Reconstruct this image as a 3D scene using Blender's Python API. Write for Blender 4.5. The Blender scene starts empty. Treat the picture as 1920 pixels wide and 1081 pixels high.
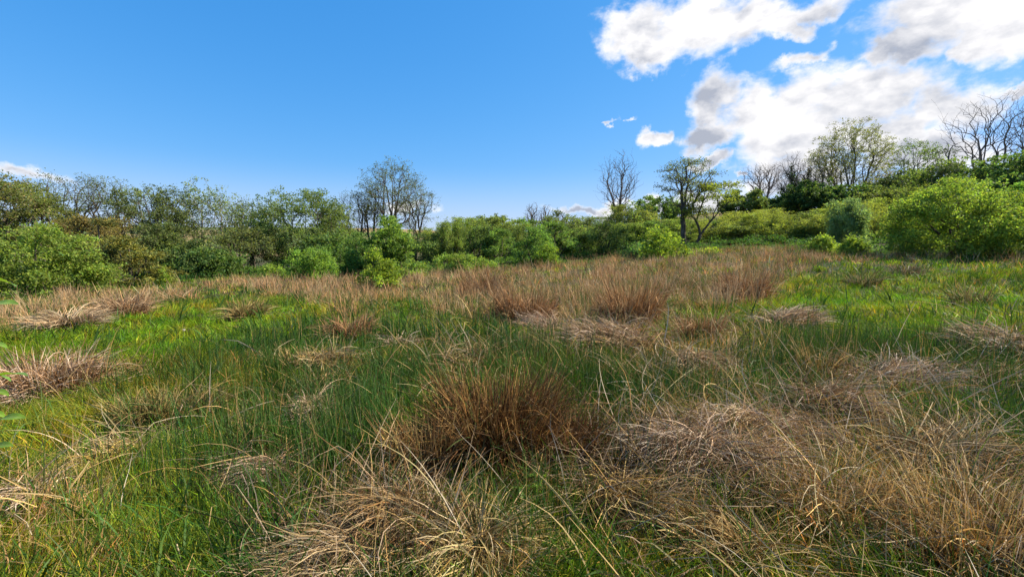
import bpy, math, random
import numpy as np
from mathutils import Vector

# ------------------------------------------------------------------ camera, sky, sun, exposure
scn = bpy.context.scene
F = 860.0                       # focal length in pixels of the 1920-wide photograph
CX, CY = 960.0, 540.5
EYE = 1.6
PITCH = math.atan(85.0 / F)     # looking slightly down
SUN_AZ = math.radians(76)       # clockwise from the viewing direction (+Y) towards +X
SUN_EL = math.radians(42)

cam_d = bpy.data.cameras.new('camera')
cam_d.sensor_width = 36.0
cam_d.lens = 36.0 * F / 1920.0
cam_d.clip_start = 0.05
cam_d.clip_end = 5000.0
cam = bpy.data.objects.new('camera', cam_d)
scn.collection.objects.link(cam)
cam.location = (0, 0, EYE)
cam.rotation_euler = (math.pi / 2 - PITCH, 0, 0)
scn.camera = cam

SKY_STRENGTH = 0.11
SUN_STRENGTH = 5.0
EXPOSURE = 1.15
scn.view_settings.view_transform = 'Standard'
scn.view_settings.look = 'None'
scn.view_settings.gamma = 1.0
scn.view_settings.exposure = EXPOSURE
scn.view_settings.use_curve_mapping = False
scn.cycles.use_denoising = True
scn.cycles.use_adaptive_sampling = True
scn.cycles.adaptive_threshold = 0.015
scn.cycles.max_bounces = 6
scn.cycles.diffuse_bounces = 3
scn.cycles.glossy_bounces = 2
scn.cycles.transmission_bounces = 4
scn.cycles.transparent_max_bounces = 8
scn.cycles.caustics_reflective = False
scn.cycles.caustics_refractive = False

ct, st = math.cos(PITCH), math.sin(PITCH)


def ray(px, py):
    """viewing direction of a spot in the photograph, as a world direction"""
    u, v = (px - CX) / F, (CY - py) / F
    return np.array([u, ct + v * st, -st + v * ct])


class Nd:
    """tiny expression helper for shader nodes"""
    def __init__(s, nt, sock): s.nt, s.s = nt, sock

    def _m(s, op, *o):
        n = s.nt.nodes.new('ShaderNodeMath'); n.operation = op
        for i, a in enumerate((s,) + o):
            if isinstance(a, Nd): s.nt.links.new(a.s, n.inputs[i])
            else: n.inputs[i].default_value = a
        return Nd(s.nt, n.outputs[0])
    def __add__(s, o): return s._m('ADD', o)
    def __sub__(s, o): return s._m('SUBTRACT', o)
    def __mul__(s, o): return s._m('MULTIPLY', o)
    def sstep(s, a, b, lo=0.0, hi=1.0):
        n = s.nt.nodes.new('ShaderNodeMapRange'); n.interpolation_type = 'SMOOTHSTEP'
        s.nt.links.new(s.s, n.inputs[0])
        for k, v in zip((1, 2, 3, 4), (a, b, lo, hi)): n.inputs[k].default_value = v
        return Nd(s.nt, n.outputs[0])


def mixc(nt, fac, a, b, mode='MIX'):
    n = nt.nodes.new('ShaderNodeMix'); n.data_type = 'RGBA'; n.blend_type = mode; n.clamp_factor = True
    for i, v in ((0, fac), (6, a), (7, b)):
        if hasattr(v, 'is_linked'): nt.links.new(v, n.inputs[i])
        elif isinstance(v, Nd): nt.links.new(v.s, n.inputs[i])
        elif isinstance(v, (int, float)): n.inputs[i].default_value = v
        else: n.inputs[i].default_value = tuple(v) + ((1,) if len(v) == 3 else ())
    return n.outputs[2]


SKYK = 2 ** -EXPOSURE / SKY_STRENGTH      # brings the graded sky to the picture's exposure


def build_world():
    w = bpy.data.worlds.new('World'); scn.world = w; w.use_nodes = True
    nt = w.node_tree
    for n in list(nt.nodes): nt.nodes.remove(n)
    out = nt.nodes.new('ShaderNodeOutputWorld'); bg = nt.nodes.new('ShaderNodeBackground')
    nt.links.new(bg.outputs[0], out.inputs[0])
    bg.inputs[1].default_value = SKY_STRENGTH
    sky = nt.nodes.new('ShaderNodeTexSky'); sky.sky_type = 'NISHITA'; sky.sun_disc = False
    sky.sun_elevation = SUN_EL; sky.sun_rotation = SUN_AZ
    sky.air_density = 1.0; sky.dust_density = 0.25; sky.ozone_density = 2.5
    # one grade for the whole sky: the deep, even blue of the photograph
    sp = nt.nodes.new('ShaderNodeSeparateColor'); nt.links.new(sky.outputs[0], sp.inputs[0])
    cb = nt.nodes.new('ShaderNodeCombineColor')
    for i, (a, g) in enumerate(((0.66, 1.28), (0.71, 0.61), (1.08, 0.40))):
        ch = (Nd(nt, sp.outputs[i]) * 0.14)._m('POWER', g) * (a * SKYK)
        nt.links.new(ch.s, cb.inputs[i])
    tc = nt.nodes.new('ShaderNodeTexCoord')
    nrm = nt.nodes.new('ShaderNodeVectorMath'); nrm.operation = 'NORMALIZE'
    nt.links.new(tc.outputs['Generated'], nrm.inputs[0])
    # clouds: heaps given by direction, broken up by noise
    # (px, py, half width, half height, tilt deg): read off the photo, kept as sky directions
    heaps = [(1200, 48, 88, 66, 0), (1310, 40, 110, 66, 0), (1425, 30, 110, 55, 0), (1540, 0, 110, 36, 5), (1232, 92, 62, 36, 0), (1480, 50, 50, 30, 0),
             (1790, 20, 190, 86, 0), (1700, 82, 110, 46, 0), (1890, 50, 120, 56, 0), (1650, 95, 50, 30, 0), (1830, 85, 50, 28, 0),
             (1345, 195, 62, 66, 0), (1335, 250, 58, 32, 0), (1450, 205, 130, 62, 8), (1600, 185, 150, 80, 10), (1700, 165, 120, 60, 0),
             (1785, 195, 78, 62, 0), (1500, 262, 150, 46, 6), (1660, 245, 140, 56, 6), (1500, 300, 90, 26, 0), (1740, 290, 110, 40, 0),
             (1242, 254, 30, 21, 15), (1334, 293, 36, 15, 10), (1390, 317, 20, 9, 0), (1515, 115, 42, 24, 20), (1905, 163, 34, 16, 0),
             (1110, 392, 130, 14, 0), (1215, 386, 70, 18, 0), (1320, 380, 130, 24, 0), (1500, 340, 120, 30, 0), (50, 330, 74, 24, -8.5), (760, 385, 60, 22, 0), (1170, 228, 22, 8, 10)]
    dirs = []
    for px, py, a, b, tl in heaps:
        d = ray(px, py); d /= np.linalg.norm(d); k = F / (1 / max(1e-6, (ct * d[1] - st * d[2]))) / 1.0
        k = F / max(0.3, (ct * d[1] - st * d[2]))      # pixels per radian about there
        dirs.append((d, a / k, b / k, tl, 0.30 if py > 370 or px < 900 or b < 10 or (px, py) == (1515, 115) else 0.0))
    rr = random.Random(5)
    for i in range(26):                                   # the same broken cumulus goes on round the sky
        az = math.radians(rr.uniform(55, 300)); el = math.radians(rr.uniform(8, 60))
        d = np.array([math.sin(az) * math.cos(el), math.cos(az) * math.cos(el), math.sin(el)])
        s = rr.uniform(0.05, 0.17); dirs.append((d, s * 1.5, s * 0.6, rr.uniform(-8, 8), 0.0))

    def warp(vec, off):
        a = nt.nodes.new('ShaderNodeVectorMath'); a.operation = 'ADD'; a.inputs[1].default_value = off
        nt.links.new(vec, a.inputs[0]); return a.outputs[0]

    def heap_field(vec):
        f = None
        for d, a, b, tl, thin in dirs:
            r = np.array([d[1], -d[0], 0]); r /= np.linalg.norm(r); u = np.cross(r, d)
            c, s = math.cos(math.radians(tl)), math.sin(math.radians(tl))
            r2, u2 = (c * r + s * u) / a, (c * u - s * r) / b
            v = nt.nodes.new('ShaderNodeCombineXYZ')
            for i, q in enumerate((r2, u2)):
                n = nt.nodes.new('ShaderNodeVectorMath'); n.operation = 'DOT_PRODUCT'
                nt.links.new(vec, n.inputs[0]); n.inputs[1].default_value = q
                nt.links.new(n.outputs['Value'], v.inputs[i])
            # keep the half of the sky the heap is in
            n = nt.nodes.new('ShaderNodeVectorMath'); n.operation = 'DOT_PRODUCT'
            nt.links.new(vec, n.inputs[0]); n.inputs[1].default_value = d
            back = Nd(nt, n.outputs['Value']).sstep(0.0, 0.3, 9.0, 0.0); nt.links.new(back.s, v.inputs[2])
            ln = nt.nodes.new('ShaderNodeVectorMath'); ln.operation = 'LENGTH'; nt.links.new(v.outputs[0], ln.inputs[0])
            g = Nd(nt, ln.outputs['Value'])._m('MULTIPLY', -1.0) + (1.0 - thin)
            f = g if f is None else f._m('SMOOTH_MAX', g, 0.10)
        return f

    def noise(vec, sc, det, rough, dist=0.0):
        m = nt.nodes.new('ShaderNodeMapping'); m.inputs['Scale'].default_value = (1, 1, 1.7)
        nt.links.new(vec, m.inputs[0])
        n = nt.nodes.new('ShaderNodeTexNoise'); n.inputs['Scale'].default_value = sc; n.inputs['Detail'].default_value = det
        n.inputs['Roughness'].default_value = rough; n.inputs['Distortion'].default_value = dist
        nt.links.new(m.outputs[0], n.inputs['Vector'])
        return Nd(nt, n.outputs[0])
    wn = nt.nodes.new('ShaderNodeTexNoise'); wn.inputs['Scale'].default_value = 11.0; wn.inputs['Detail'].default_value = 6.0; wn.inputs['Roughness'].default_value = 0.6
    nt.links.new(nrm.outputs[0], wn.inputs['Vector'])
    ws = nt.nodes.new('ShaderNodeVectorMath'); ws.operation = 'MULTIPLY_ADD'
    nt.links.new(wn.outputs['Color'], ws.inputs[0]); ws.inputs[1].default_value = (0.16, 0.16, 0.11); ws.inputs[2].default_value = (-0.08, -0.08, -0.055)
    wa = nt.nodes.new('ShaderNodeVectorMath'); wa.operation = 'ADD'
    nt.links.new(nrm.outputs[0], wa.inputs[0]); nt.links.new(ws.outputs[0], wa.inputs[1])
    base = heap_field(wa.outputs[0])._m('MAXIMUM', -1.0)
    big = noise(nrm.outputs[0], 7.0, 7.0, 0.56, 0.3)
    puff = noise(nrm.outputs[0], 20.0, 6.0, 0.55, 0.2)
    dens = base + (big - 0.5) * 1.3 + (puff - 0.5) * 1.1 - 0.02
    cover = dens.sstep(-0.10, 0.55)
    # thick middles are grey underneath; the side towards the sun and the rims stay white
    sd = np.array([math.sin(SUN_AZ) * math.cos(SUN_EL), math.cos(SUN_AZ) * math.cos(SUN_EL), math.sin(SUN_EL)])
    off = tuple(sd * 0.075)
    v2 = warp(nrm.outputs[0], off)
    d2 = noise(v2, 7.0, 5.0, 0.55, 0.3)
    puff2 = noise(warp(nrm.outputs[0], tuple(sd * 0.03)), 20.0, 5.0, 0.55, 0.2)
    belly = noise(nrm.outputs[0], 5.5, 2.5, 0.5, 0.2)
    thick = (base * 0.75 + dens * 0.25).sstep(0.06, 0.72)
    sn = nt.nodes.new('ShaderNodeVectorMath'); sn.operation = 'DOT_PRODUCT'
    nt.links.new(nrm.outputs[0], sn.inputs[0]); sn.inputs[1].default_value = tuple(sd)
    glare = Nd(nt, sn.outputs['Value']).sstep(0.30, 0.95, 1.0, 0.72)      # thinner-looking towards the sun
    grain = (d2 - big) * 1.5 + (puff2 - puff) * 0.9 + (belly - 0.5) * 1.6
    shade = (thick * (grain * 1.7 + 0.68) * glare)._m('MAXIMUM', 0.0)._m('MINIMUM', 1.0)
    k = SKYK
    ccol = mixc(nt, shade, (1.15 * k, 1.13 * k, 1.13 * k), (0.46 * k, 0.50 * k, 0.60 * k))
    sz = nt.nodes.new('ShaderNodeSeparateXYZ'); nt.links.new(nrm.outputs[0], sz.inputs[0])
    veil = Nd(nt, sz.outputs[2]).sstep(0.0, 0.17, 0.55, 0.0)              # pale air low down, all the way round
    air = mixc(nt, veil, cb.outputs[0], (0.66 * k, 0.80 * k, 0.98 * k))
    col = mixc(nt, cover, air, ccol)
    nt.links.new(col, bg.inputs[0])
    w.cycles.sampling_method = 'MANUAL'; w.cycles.sample_map_resolution = 512


build_world()
sun_d = bpy.data.lights.new('sun', 'SUN'); sun_d.energy = SUN_STRENGTH; sun_d.angle = math.radians(0.55); sun_d.color = (1.0, 0.91, 0.75)
sun = bpy.data.objects.new('sun', sun_d); scn.collection.objects.link(sun)
sdir = Vector((math.sin(SUN_AZ) * math.cos(SUN_EL), math.cos(SUN_AZ) * math.cos(SUN_EL), math.sin(SUN_EL)))
sun.rotation_euler = sdir.to_track_quat('Z', 'Y').to_euler(); sun.location = sdir * 60

COL = scn.collection


# ------------------------------------------------------------------ terrain and placement
def sm(a, b, x):
    t = np.clip((np.asarray(x, float) - a) / (b - a), 0, 1); return t * t * (3 - 2 * t)


def vnoise(x, y, seed=0):
    x, y = np.asarray(x, float), np.asarray(y, float)
    xi, yi = np.floor(x).astype(np.int64), np.floor(y).astype(np.int64)
    fx, fy = x - xi, y - yi
    fx, fy = fx * fx * (3 - 2 * fx), fy * fy * (3 - 2 * fy)
    def h(a, b):
        n = (a * 374761393 + b * 668265263 + seed * 974711) & 0x7fffffff
        n = ((n ^ (n >> 13)) * 1274126177) & 0x7fffffff
        return ((n ^ (n >> 16)) & 0xffff) / 65535.0
    return (h(xi, yi) * (1 - fx) + h(xi + 1, yi) * fx) * (1 - fy) + (h(xi, yi + 1) * (1 - fx) + h(xi + 1, yi + 1) * fx) * fy


def hgt(x, y):
    x, y = np.asarray(x, float), np.asarray(y, float)
    r = np.hypot(x, y)
    a = np.arctan2(x, np.maximum(y, 0.01) + 0 * x); a = np.where(y < 0, np.sign(x) * 1.5, a)
    n = (vnoise(x * 0.45, y * 0.45, 1) - 0.5) * 0.16 + (vnoise(x * 1.3, y * 1.3, 2) - 0.5) * 0.10 * sm(60, 20, r)
    n = n * sm(0.3, 2.5, r)
    h = 0.012 * np.clip(x, -30, 40)
    h = h - 0.34 * sm(9, 26, y) * sm(4, -10, x)
    u = 0.55 * x + 0.83 * y
    right = sm(0.02, 0.42, a)
    h = h + right * (0.030 * np.clip(u - 5, 0, 40) + 0.095 * np.clip(u - 46, 0, 75) + 0.03 * np.clip(u - 121, 0, 200))
    h = h + (1 - right) * (10.0 * sm(90, 330, r) + 8 * sm(330, 900, r)) + n
    h = h + sm(60, 200, r) * (vnoise(x * 0.012, y * 0.012, 3) - 0.5) * 5
    return h


def ground_px(px, py):
    d = ray(px, py); t = 2.0
    for _ in range(60):
        t2 = (hgt(d[0] * t, d[1] * t) - EYE) / d[2] if d[2] < -1e-4 else 60
        t = 0.5 * t + 0.5 * min(max(float(t2), 1.0), 80.0)
    return float(d[0] * t), float(d[1] * t)


def at_depth(px, Y):
    x = (px - CX) / F * Y
    for _ in range(3):
        z = float(hgt(x, Y)); x = (px - CX) / F * (Y * ct + (EYE - z) * st)
    return x, Y, float(hgt(x, Y))


def z_at(py, Y, px=CX):
    d = ray(px, py); return EYE + d[2] * Y / d[1]


# ------------------------------------------------------------------ mesh and object helpers
def new_mesh(name, V, faces_list, col=None, smooth=False):
    """faces_list: list of (n,k) index arrays; col: (nv,3) point colours"""
    me = bpy.data.meshes.new(name)
    V = np.asarray(V, np.float32).reshape(-1, 3)
    me.vertices.add(len(V)); me.vertices.foreach_set('co', V.ravel())
    loops = np.concatenate([f.ravel() for f in faces_list]).astype(np.int32)
    sizes = np.concatenate([np.full(len(f), f.shape[1], np.int32) for f in faces_list])
    starts = np.concatenate([[0], np.cumsum(sizes)[:-1]]).astype(np.int32)
    me.loops.add(len(loops)); me.loops.foreach_set('vertex_index', loops)
    me.polygons.add(len(sizes)); me.polygons.foreach_set('loop_start', starts)
    me.polygons.foreach_set('loop_total', sizes)
    me.update(calc_edges=True)
    if smooth: me.polygons.foreach_set('use_smooth', np.ones(len(sizes), bool))
    if col is not None:
        ca = me.color_attributes.new('col', 'FLOAT_COLOR', 'POINT')
        c4 = np.ones((len(V), 4), np.float32); c4[:, :3] = col; ca.data.foreach_set('color', c4.ravel())
    return me


def link(name, me, mat=None, parent=None, loc=None):
    o = bpy.data.objects.new(name, me); COL.objects.link(o)
    if me is not None and mat is not None and not me.materials: me.materials.append(mat)
    if parent is not None: o.parent = parent
    if loc is not None: o.location = loc
    return o


def tag(o, label=None, cat=None, group=None, kind=None):
    if label: o['label'] = label
    if cat: o['category'] = cat
    if group: o['group'] = group
    if kind: o['kind'] = kind
    return o


def empty(name, loc, label, cat, group=None, rz=0.0):
    o = bpy.data.objects.new(name, None); COL.objects.link(o); o.location = loc; o.rotation_euler = (0, 0, rz)
    o.empty_display_size = 0.2
    return tag(o, label, cat, group)


# ------------------------------------------------------------------ materials
def leaf_mat(name, transl=0.35, rough=0.55, spec=0.3, warm=(1.25, 1.15, 0.6), noise_scale=None):
    m = bpy.data.materials.new(name); m.use_nodes = True; nt = m.node_tree
    for n in list(nt.nodes): nt.nodes.remove(n)
    out = nt.nodes.new('ShaderNodeOutputMaterial')
    at = nt.nodes.new('ShaderNodeAttribute'); at.attribute_name = 'col'
    col = at.outputs['Color']
    if noise_scale:
        tc = nt.nodes.new('ShaderNodeTexCoord')
        nz = nt.nodes.new('ShaderNodeTexNoise'); nz.inputs['Scale'].default_value = noise_scale; nz.inputs['Detail'].default_value = 3
        nt.links.new(tc.outputs['Object'], nz.inputs['Vector'])
        f = Nd(nt, nz.outputs[0]).sstep(0.3, 0.7, 0.72, 1.28)
        cb = nt.nodes.new('ShaderNodeCombineColor')
        for i in range(3): nt.links.new(f.s, cb.inputs[i])
        col = mixc(nt, 1.0, col, cb.outputs[0], 'MULTIPLY')
    p = nt.nodes.new('ShaderNodeBsdfPrincipled')
    p.inputs['Roughness'].default_value = rough; p.inputs['Specular IOR Level'].default_value = spec
    nt.links.new(col, p.inputs['Base Color'])
    if transl > 0:
        tr = nt.nodes.new('ShaderNodeBsdfTranslucent')
        nt.links.new(mixc(nt, 1.0, col, warm, 'MULTIPLY'), tr.inputs[0])
        mx = nt.nodes.new('ShaderNodeMixShader'); mx.inputs[0].default_value = transl
        nt.links.new(p.outputs[0], mx.inputs[1]); nt.links.new(tr.outputs[0], mx.inputs[2])
        nt.links.new(mx.outputs[0], out.inputs[0])
    else: nt.links.new(p.outputs[0], out.inputs[0])
    return m


def bark_mat(name, c0, c1, scale=6.0):
    m = bpy.data.materials.new(name); m.use_nodes = True; nt = m.node_tree
    p = nt.nodes['Principled BSDF']; p.inputs['Roughness'].default_value = 0.9; p.inputs['Specular IOR Level'].default_value = 0.15
    tc = nt.nodes.new('ShaderNodeTexCoord')
    mp = nt.nodes.new('ShaderNodeMapping'); mp.inputs['Scale'].default_value = (1, 1, 0.3); nt.links.new(tc.outputs['Object'], mp.inputs[0])
    nz = nt.nodes.new('ShaderNodeTexNoise'); nz.inputs['Scale'].default_value = scale; nz.inputs['Detail'].default_value = 6
    nt.links.new(mp.outputs[0], nz.inputs['Vector'])
    nt.links.new(mixc(nt, Nd(nt, nz.outputs[0]).sstep(0.3, 0.7), c0, c1), p.inputs['Base Color'])
    bp = nt.nodes.new('ShaderNodeBump'); bp.inputs['Strength'].default_value = 0.6; bp.inputs['Distance'].default_value = 0.02
    nt.links.new(nz.outputs[0], bp.inputs['Height']); nt.links.new(bp.outputs[0], p.inputs['Normal'])
    return m



M_LEAF = leaf_mat('leaf', 0.48, 0.65, 0.12, (1.2, 1.25, 0.6))
M_NEEDLE = leaf_mat('needle', 0.2, 0.6, 0.25)
M_GRASS = leaf_mat('grass_blade', 0.35, 0.55, 0.25, (1.2, 1.15, 0.6))
M_RUSH = leaf_mat('rush_stem', 0.22, 0.5, 0.3, (1.1, 1.1, 0.7))
M_STRAW = leaf_mat('dry_straw', 0.18, 0.7, 0.15, (1.1, 1.0, 0.85))
M_BIGLEAF = leaf_mat('broad_leaf', 0.4, 0.4, 0.4, (1.2, 1.15, 0.5), 30.0)
M_BARK = bark_mat('bark_brown', (0.045, 0.036, 0.028), (0.13, 0.105, 0.08))
M_BARKG = bark_mat('bark_grey', (0.075, 0.062, 0.052), (0.20, 0.165, 0.135))
M_BIRCH = bark_mat('bark_birch', (0.14, 0.12, 0.10), (0.42, 0.39, 0.34), 3.0)


def ground_material():
    m = bpy.data.materials.new('meadow_soil'); m.use_nodes = True; nt = m.node_tree
    p = nt.nodes['Principled BSDF']; p.inputs['Roughness'].default_value = 0.95; p.inputs['Specular IOR Level'].default_value = 0.1
    tc = nt.nodes.new('ShaderNodeTexCoord')
    def nz(s, d=5):
        n = nt.nodes.new('ShaderNodeTexNoise'); n.inputs['Scale'].default_value = s; n.inputs['Detail'].default_value = d
        nt.links.new(tc.outputs['Object'], n.inputs['Vector']); return n
    fine, mid, far = nz(14, 8), nz(0.9, 5), nz(0.018, 4)
    c = mixc(nt, Nd(nt, fine.outputs[0]).sstep(0.35, 0.65), (0.022, 0.019, 0.010), (0.075, 0.060, 0.028))
    c = mixc(nt, Nd(nt, mid.outputs[0]).sstep(0.4, 0.6), c, (0.030, 0.048, 0.012))
    # far fields: dry tan pasture and rough green, beyond the wood
    gm = nt.nodes.new('ShaderNodeVectorMath'); gm.operation = 'LENGTH'; nt.links.new(tc.outputs['Object'], gm.inputs[0])
    dist = Nd(nt, gm.outputs['Value']).sstep(60, 110)
    fields = mixc(nt, Nd(nt, far.outputs[0]).sstep(0.42, 0.56), (0.23, 0.16, 0.075), (0.07, 0.095, 0.03))
    c = mixc(nt, dist, c, fields)
    nt.links.new(c, p.inputs['Base Color'])
    bp = nt.nodes.new('ShaderNodeBump'); bp.inputs['Strength'].default_value = 0.8; bp.inputs['Distance'].default_value = 0.04
    nt.links.new(fine.outputs[0], bp.inputs['Height']); nt.links.new(bp.outputs[0], p.inputs['Normal'])
    return m


def build_ground():
    s = np.linspace(-1, 1, 191); xs = np.sign(s) * (np.abs(s) * 26 + np.abs(s) ** 6 * 1500)
    t = np.linspace(0, 1, 210); ys = -30 + t * 90 + t ** 7 * 1700
    X, Yg = np.meshgrid(xs, ys); Z = hgt(X, Yg)
    V = np.stack([X, Yg, Z], -1).reshape(-1, 3); nx, ny = len(xs), len(ys)
    i = np.arange(nx - 1)[None, :] + np.arange(ny - 1)[:, None] * nx; i = i.ravel()
    fc = np.stack([i, i + 1, i + 1 + nx, i + nx], -1)
    o = link('ground', new_mesh('ground', V, [fc], smooth=True), ground_material())
    tag(o, 'rough meadow ground rising to a hillside on the right', 'ground', kind='structure')


build_ground()

# ------------------------------------------------------------------ trees
UP = np.array([0, 0, 1.0])


def grow(rng, stems, H, W, zlo, prof, N, nclump, csig, flat=1.0, step=0.35, tip=0.007, pw=0.3, inner=0.0, bow=0.35, power=2.15, jitter=.06, ang=.35):
    """A branching skeleton: stems first, then twig ends spread through the crown volume are joined
    one by one to the nearest good limb.  Returns nodes, parents, radii, clump id of each node."""
    cap = 60000
    P = np.zeros((cap, 3)); par = np.full(cap, -1); pl = np.zeros(cap); D = np.zeros((cap, 3)); cid = np.zeros(cap, int); n = 0
    for bx, by, tx, ty, tz, cv in stems:
        b = np.array([bx, by, -0.15]); t = np.array([tx, ty, tz]); L = np.linalg.norm(t - b); m = max(4, int(L / step))
        side = rng.normal(0, 1, 3) * cv * L; side[2] = 0; prev = -1
        wob = rng.normal(0, 0.03 * L / m ** 0.5, (m + 1, 3)); wob[0] = 0
        for k in range(m + 1):
            q = k / m; p = b + (t - b) * np.array([q ** 1.25, q ** 1.25, q]) + side * math.sin(q * math.pi) + wob[k] * 0.5
            P[n] = p; par[n] = prev; cid[n] = -1
            if prev >= 0: pl[n] = pl[prev] + np.linalg.norm(p - P[prev]); D[n] = (p - P[prev]) / max(1e-6, np.linalg.norm(p - P[prev]))
            else: D[n] = UP
            prev = n; n += 1
    pt = np.array([a for a, _ in prof]); pr = np.array([b for _, b in prof])
    # clump centres
    tt = rng.uniform(0, 1, nclump * 6); rad = np.interp(tt, pt, pr)
    keep = rng.uniform(0, 1, len(tt)) < (rad / rad.max()) ** 1.6
    tt = tt[keep][:nclump]; rad = np.interp(tt, pt, pr); an = rng.uniform(0, 2 * math.pi, len(tt))
    rr = np.sqrt(rng.uniform(inner, 1, len(tt)))
    cx0 = stems[0][2] * 0.6 if len(stems) == 1 else np.mean([s[2] for s in stems]) * 0.5
    cy0 = np.mean([s[3] for s in stems]) * 0.5
    C = np.stack([cx0 * tt + W / 2 * rad * rr * np.cos(an), cy0 * tt + W / 2 * rad * rr * np.sin(an), H * (zlo + (1 - zlo) * tt)], -1)
    ci = rng.integers(0, len(C), N); T = C[ci] + rng.normal(0, 1, (N, 3)) * np.array([csig, csig, csig * flat])
    T[:, 2] = np.clip(T[:, 2], 0.05 * H, H * 1.03)
    order = np.argsort(np.linalg.norm(T - np.array([0, 0, H * zlo * 0.8]), axis=1)); tips = []
    for j in order:
        p = T[j]; dv = p - P[:n]; d = np.sqrt((dv * dv).sum(1)) + 1e-6
        ca = (dv * D[:n]).sum(1) / d
        cost = d * (1 + ang - ang * ca) + pw * pl[:n] + np.where(P[:n, 2] < 0.06 * H, 0.6 * d, 0)
        b = int(cost.argmin()); L = d[b]; m = max(1, int(L / step + 0.5))
        ctl = P[b] + (D[b] * 0.5 + UP * 0.3) * L * bow
        prev = b
        for k in range(1, m + 1):
            q = k / m; x = (1 - q) ** 2 * P[b] + 2 * q * (1 - q) * (ctl + 0.15 * (p - P[b])) + q * q * p
            if k < m: x = x + rng.normal(0, jitter * step, 3)
            P[n] = x; par[n] = prev; dd = x - P[prev]; l = np.linalg.norm(dd) + 1e-6; D[n] = dd / l; pl[n] = pl[prev] + l
            cid[n] = ci[j]; prev = n; n += 1
        tips.append(prev)
        if n > cap - 200: break
    P, par, cid, D = P[:n], par[:n], cid[:n], D[:n]
    acc = np.zeros(n); acc[tips] = tip ** power
    nochild = np.ones(n, bool); nochild[par[par >= 0]] = False; acc[nochild & (acc == 0)] = tip ** power
    for k in range(n - 1, -1, -1):
        if par[k] >= 0: acc[par[k]] += acc[k]
    R = acc ** (1 / power)
    return P, par, R, cid, np.array(tips), D


def tubes(P, par, R, col=None):
    Vs, Fs, base = [], [], 0
    e = np.where(par >= 0)[0]; a = par[e]
    r1 = R[e]; r0 = np.minimum(R[a], r1 * 1.25)
    for lo, hi, k in ((0, 0.02, 3), (0.02, 0.06, 5), (0.06, 9, 8)):
        s = (r1 >= lo) & (r1 < hi)
        if not s.any(): continue
        p0, p1 = P[a[s]], P[e[s]]; d = p1 - p0; d /= np.linalg.norm(d, axis=1)[:, None] + 1e-9
        p1 = p1 + d * r1[s][:, None] * 0.3
        ref = np.where(np.abs(d[:, 2:3]) > 0.9, np.array([[1.0, 0, 0]]), np.array([[0, 0, 1.0]]))
        u = np.cross(d, ref); u /= np.linalg.norm(u, axis=1)[:, None]; v = np.cross(d, u)
        an = np.arange(k) * 2 * math.pi / k; cs, sn = np.cos(an)[None, :, None], np.sin(an)[None, :, None]
        ring = u[:, None, :] * cs + v[:, None, :] * sn
        v0 = p0[:, None, :] + ring * r0[s][:, None, None]; v1 = p1[:, None, :] + ring * r1[s][:, None, None]
        V = np.concatenate([v0, v1], 1).reshape(-1, 3); ne = int(s.sum())
        o = base + np.arange(ne)[:, None] * 2 * k; i = np.arange(k); j = (i + 1) % k
        f = np.stack([o + i, o + j, o + k + j, o + k + i], -1).reshape(-1, 4)
        Vs.append(V); Fs.append(f); base += len(V)
    return np.concatenate(Vs), Fs


def leaf_quads(rng, pos, size, col, upbias=0.5, aspect=0.62, cvar=0.15, dirs=None, tri=False):
    n = len(pos); sz = size * rng.uniform(0.6, 1.35, n)[:, None]
    nn = rng.normal(0, 1, (n, 3)); nn /= np.linalg.norm(nn, axis=1)[:, None]; nn = nn + UP * upbias; nn /= np.linalg.norm(nn, axis=1)[:, None]
    t = rng.normal(0, 1, (n, 3)) if dirs is None else dirs + rng.normal(0, 0.35, (n, 3))
    t = t - nn * (t * nn).sum(1)[:, None]; t /= np.linalg.norm(t, axis=1)[:, None] + 1e-9; b = np.cross(nn, t)
    if tri:
        sz = sz * 1.3; V = np.stack([pos - t * sz * 0.4, pos + t * sz * 0.35 + b * sz * aspect * 0.55, pos + t * sz * 0.45 - b * sz * aspect * 0.5 + nn * sz * 0.1], 1).reshape(-1, 3)
    else: V = np.stack([pos - t * sz * 0.5, pos + b * sz * aspect * 0.5 + nn * sz * 0.08, pos + t * sz * 0.5, pos - b * sz * aspect * 0.5 + nn * sz * 0.08], 1).reshape(-1, 3)
    kk = 3 if tri else 4; Fq = np.arange(kk * n).reshape(-1, kk)
    c = np.asarray(col, float)
    if c.ndim == 1: c = np.repeat(c[None], n, 0)
    k = np.exp(rng.normal(0, cvar, n))[:, None]; y = rng.normal(0, 0.12, n)[:, None]
    c = np.clip(c * k * np.concatenate([1 + y, 1 + y * 0.3, 1 - y], 1), 0.004, 0.8)
    return V, Fq, np.repeat(c, kk, 0)


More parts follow.
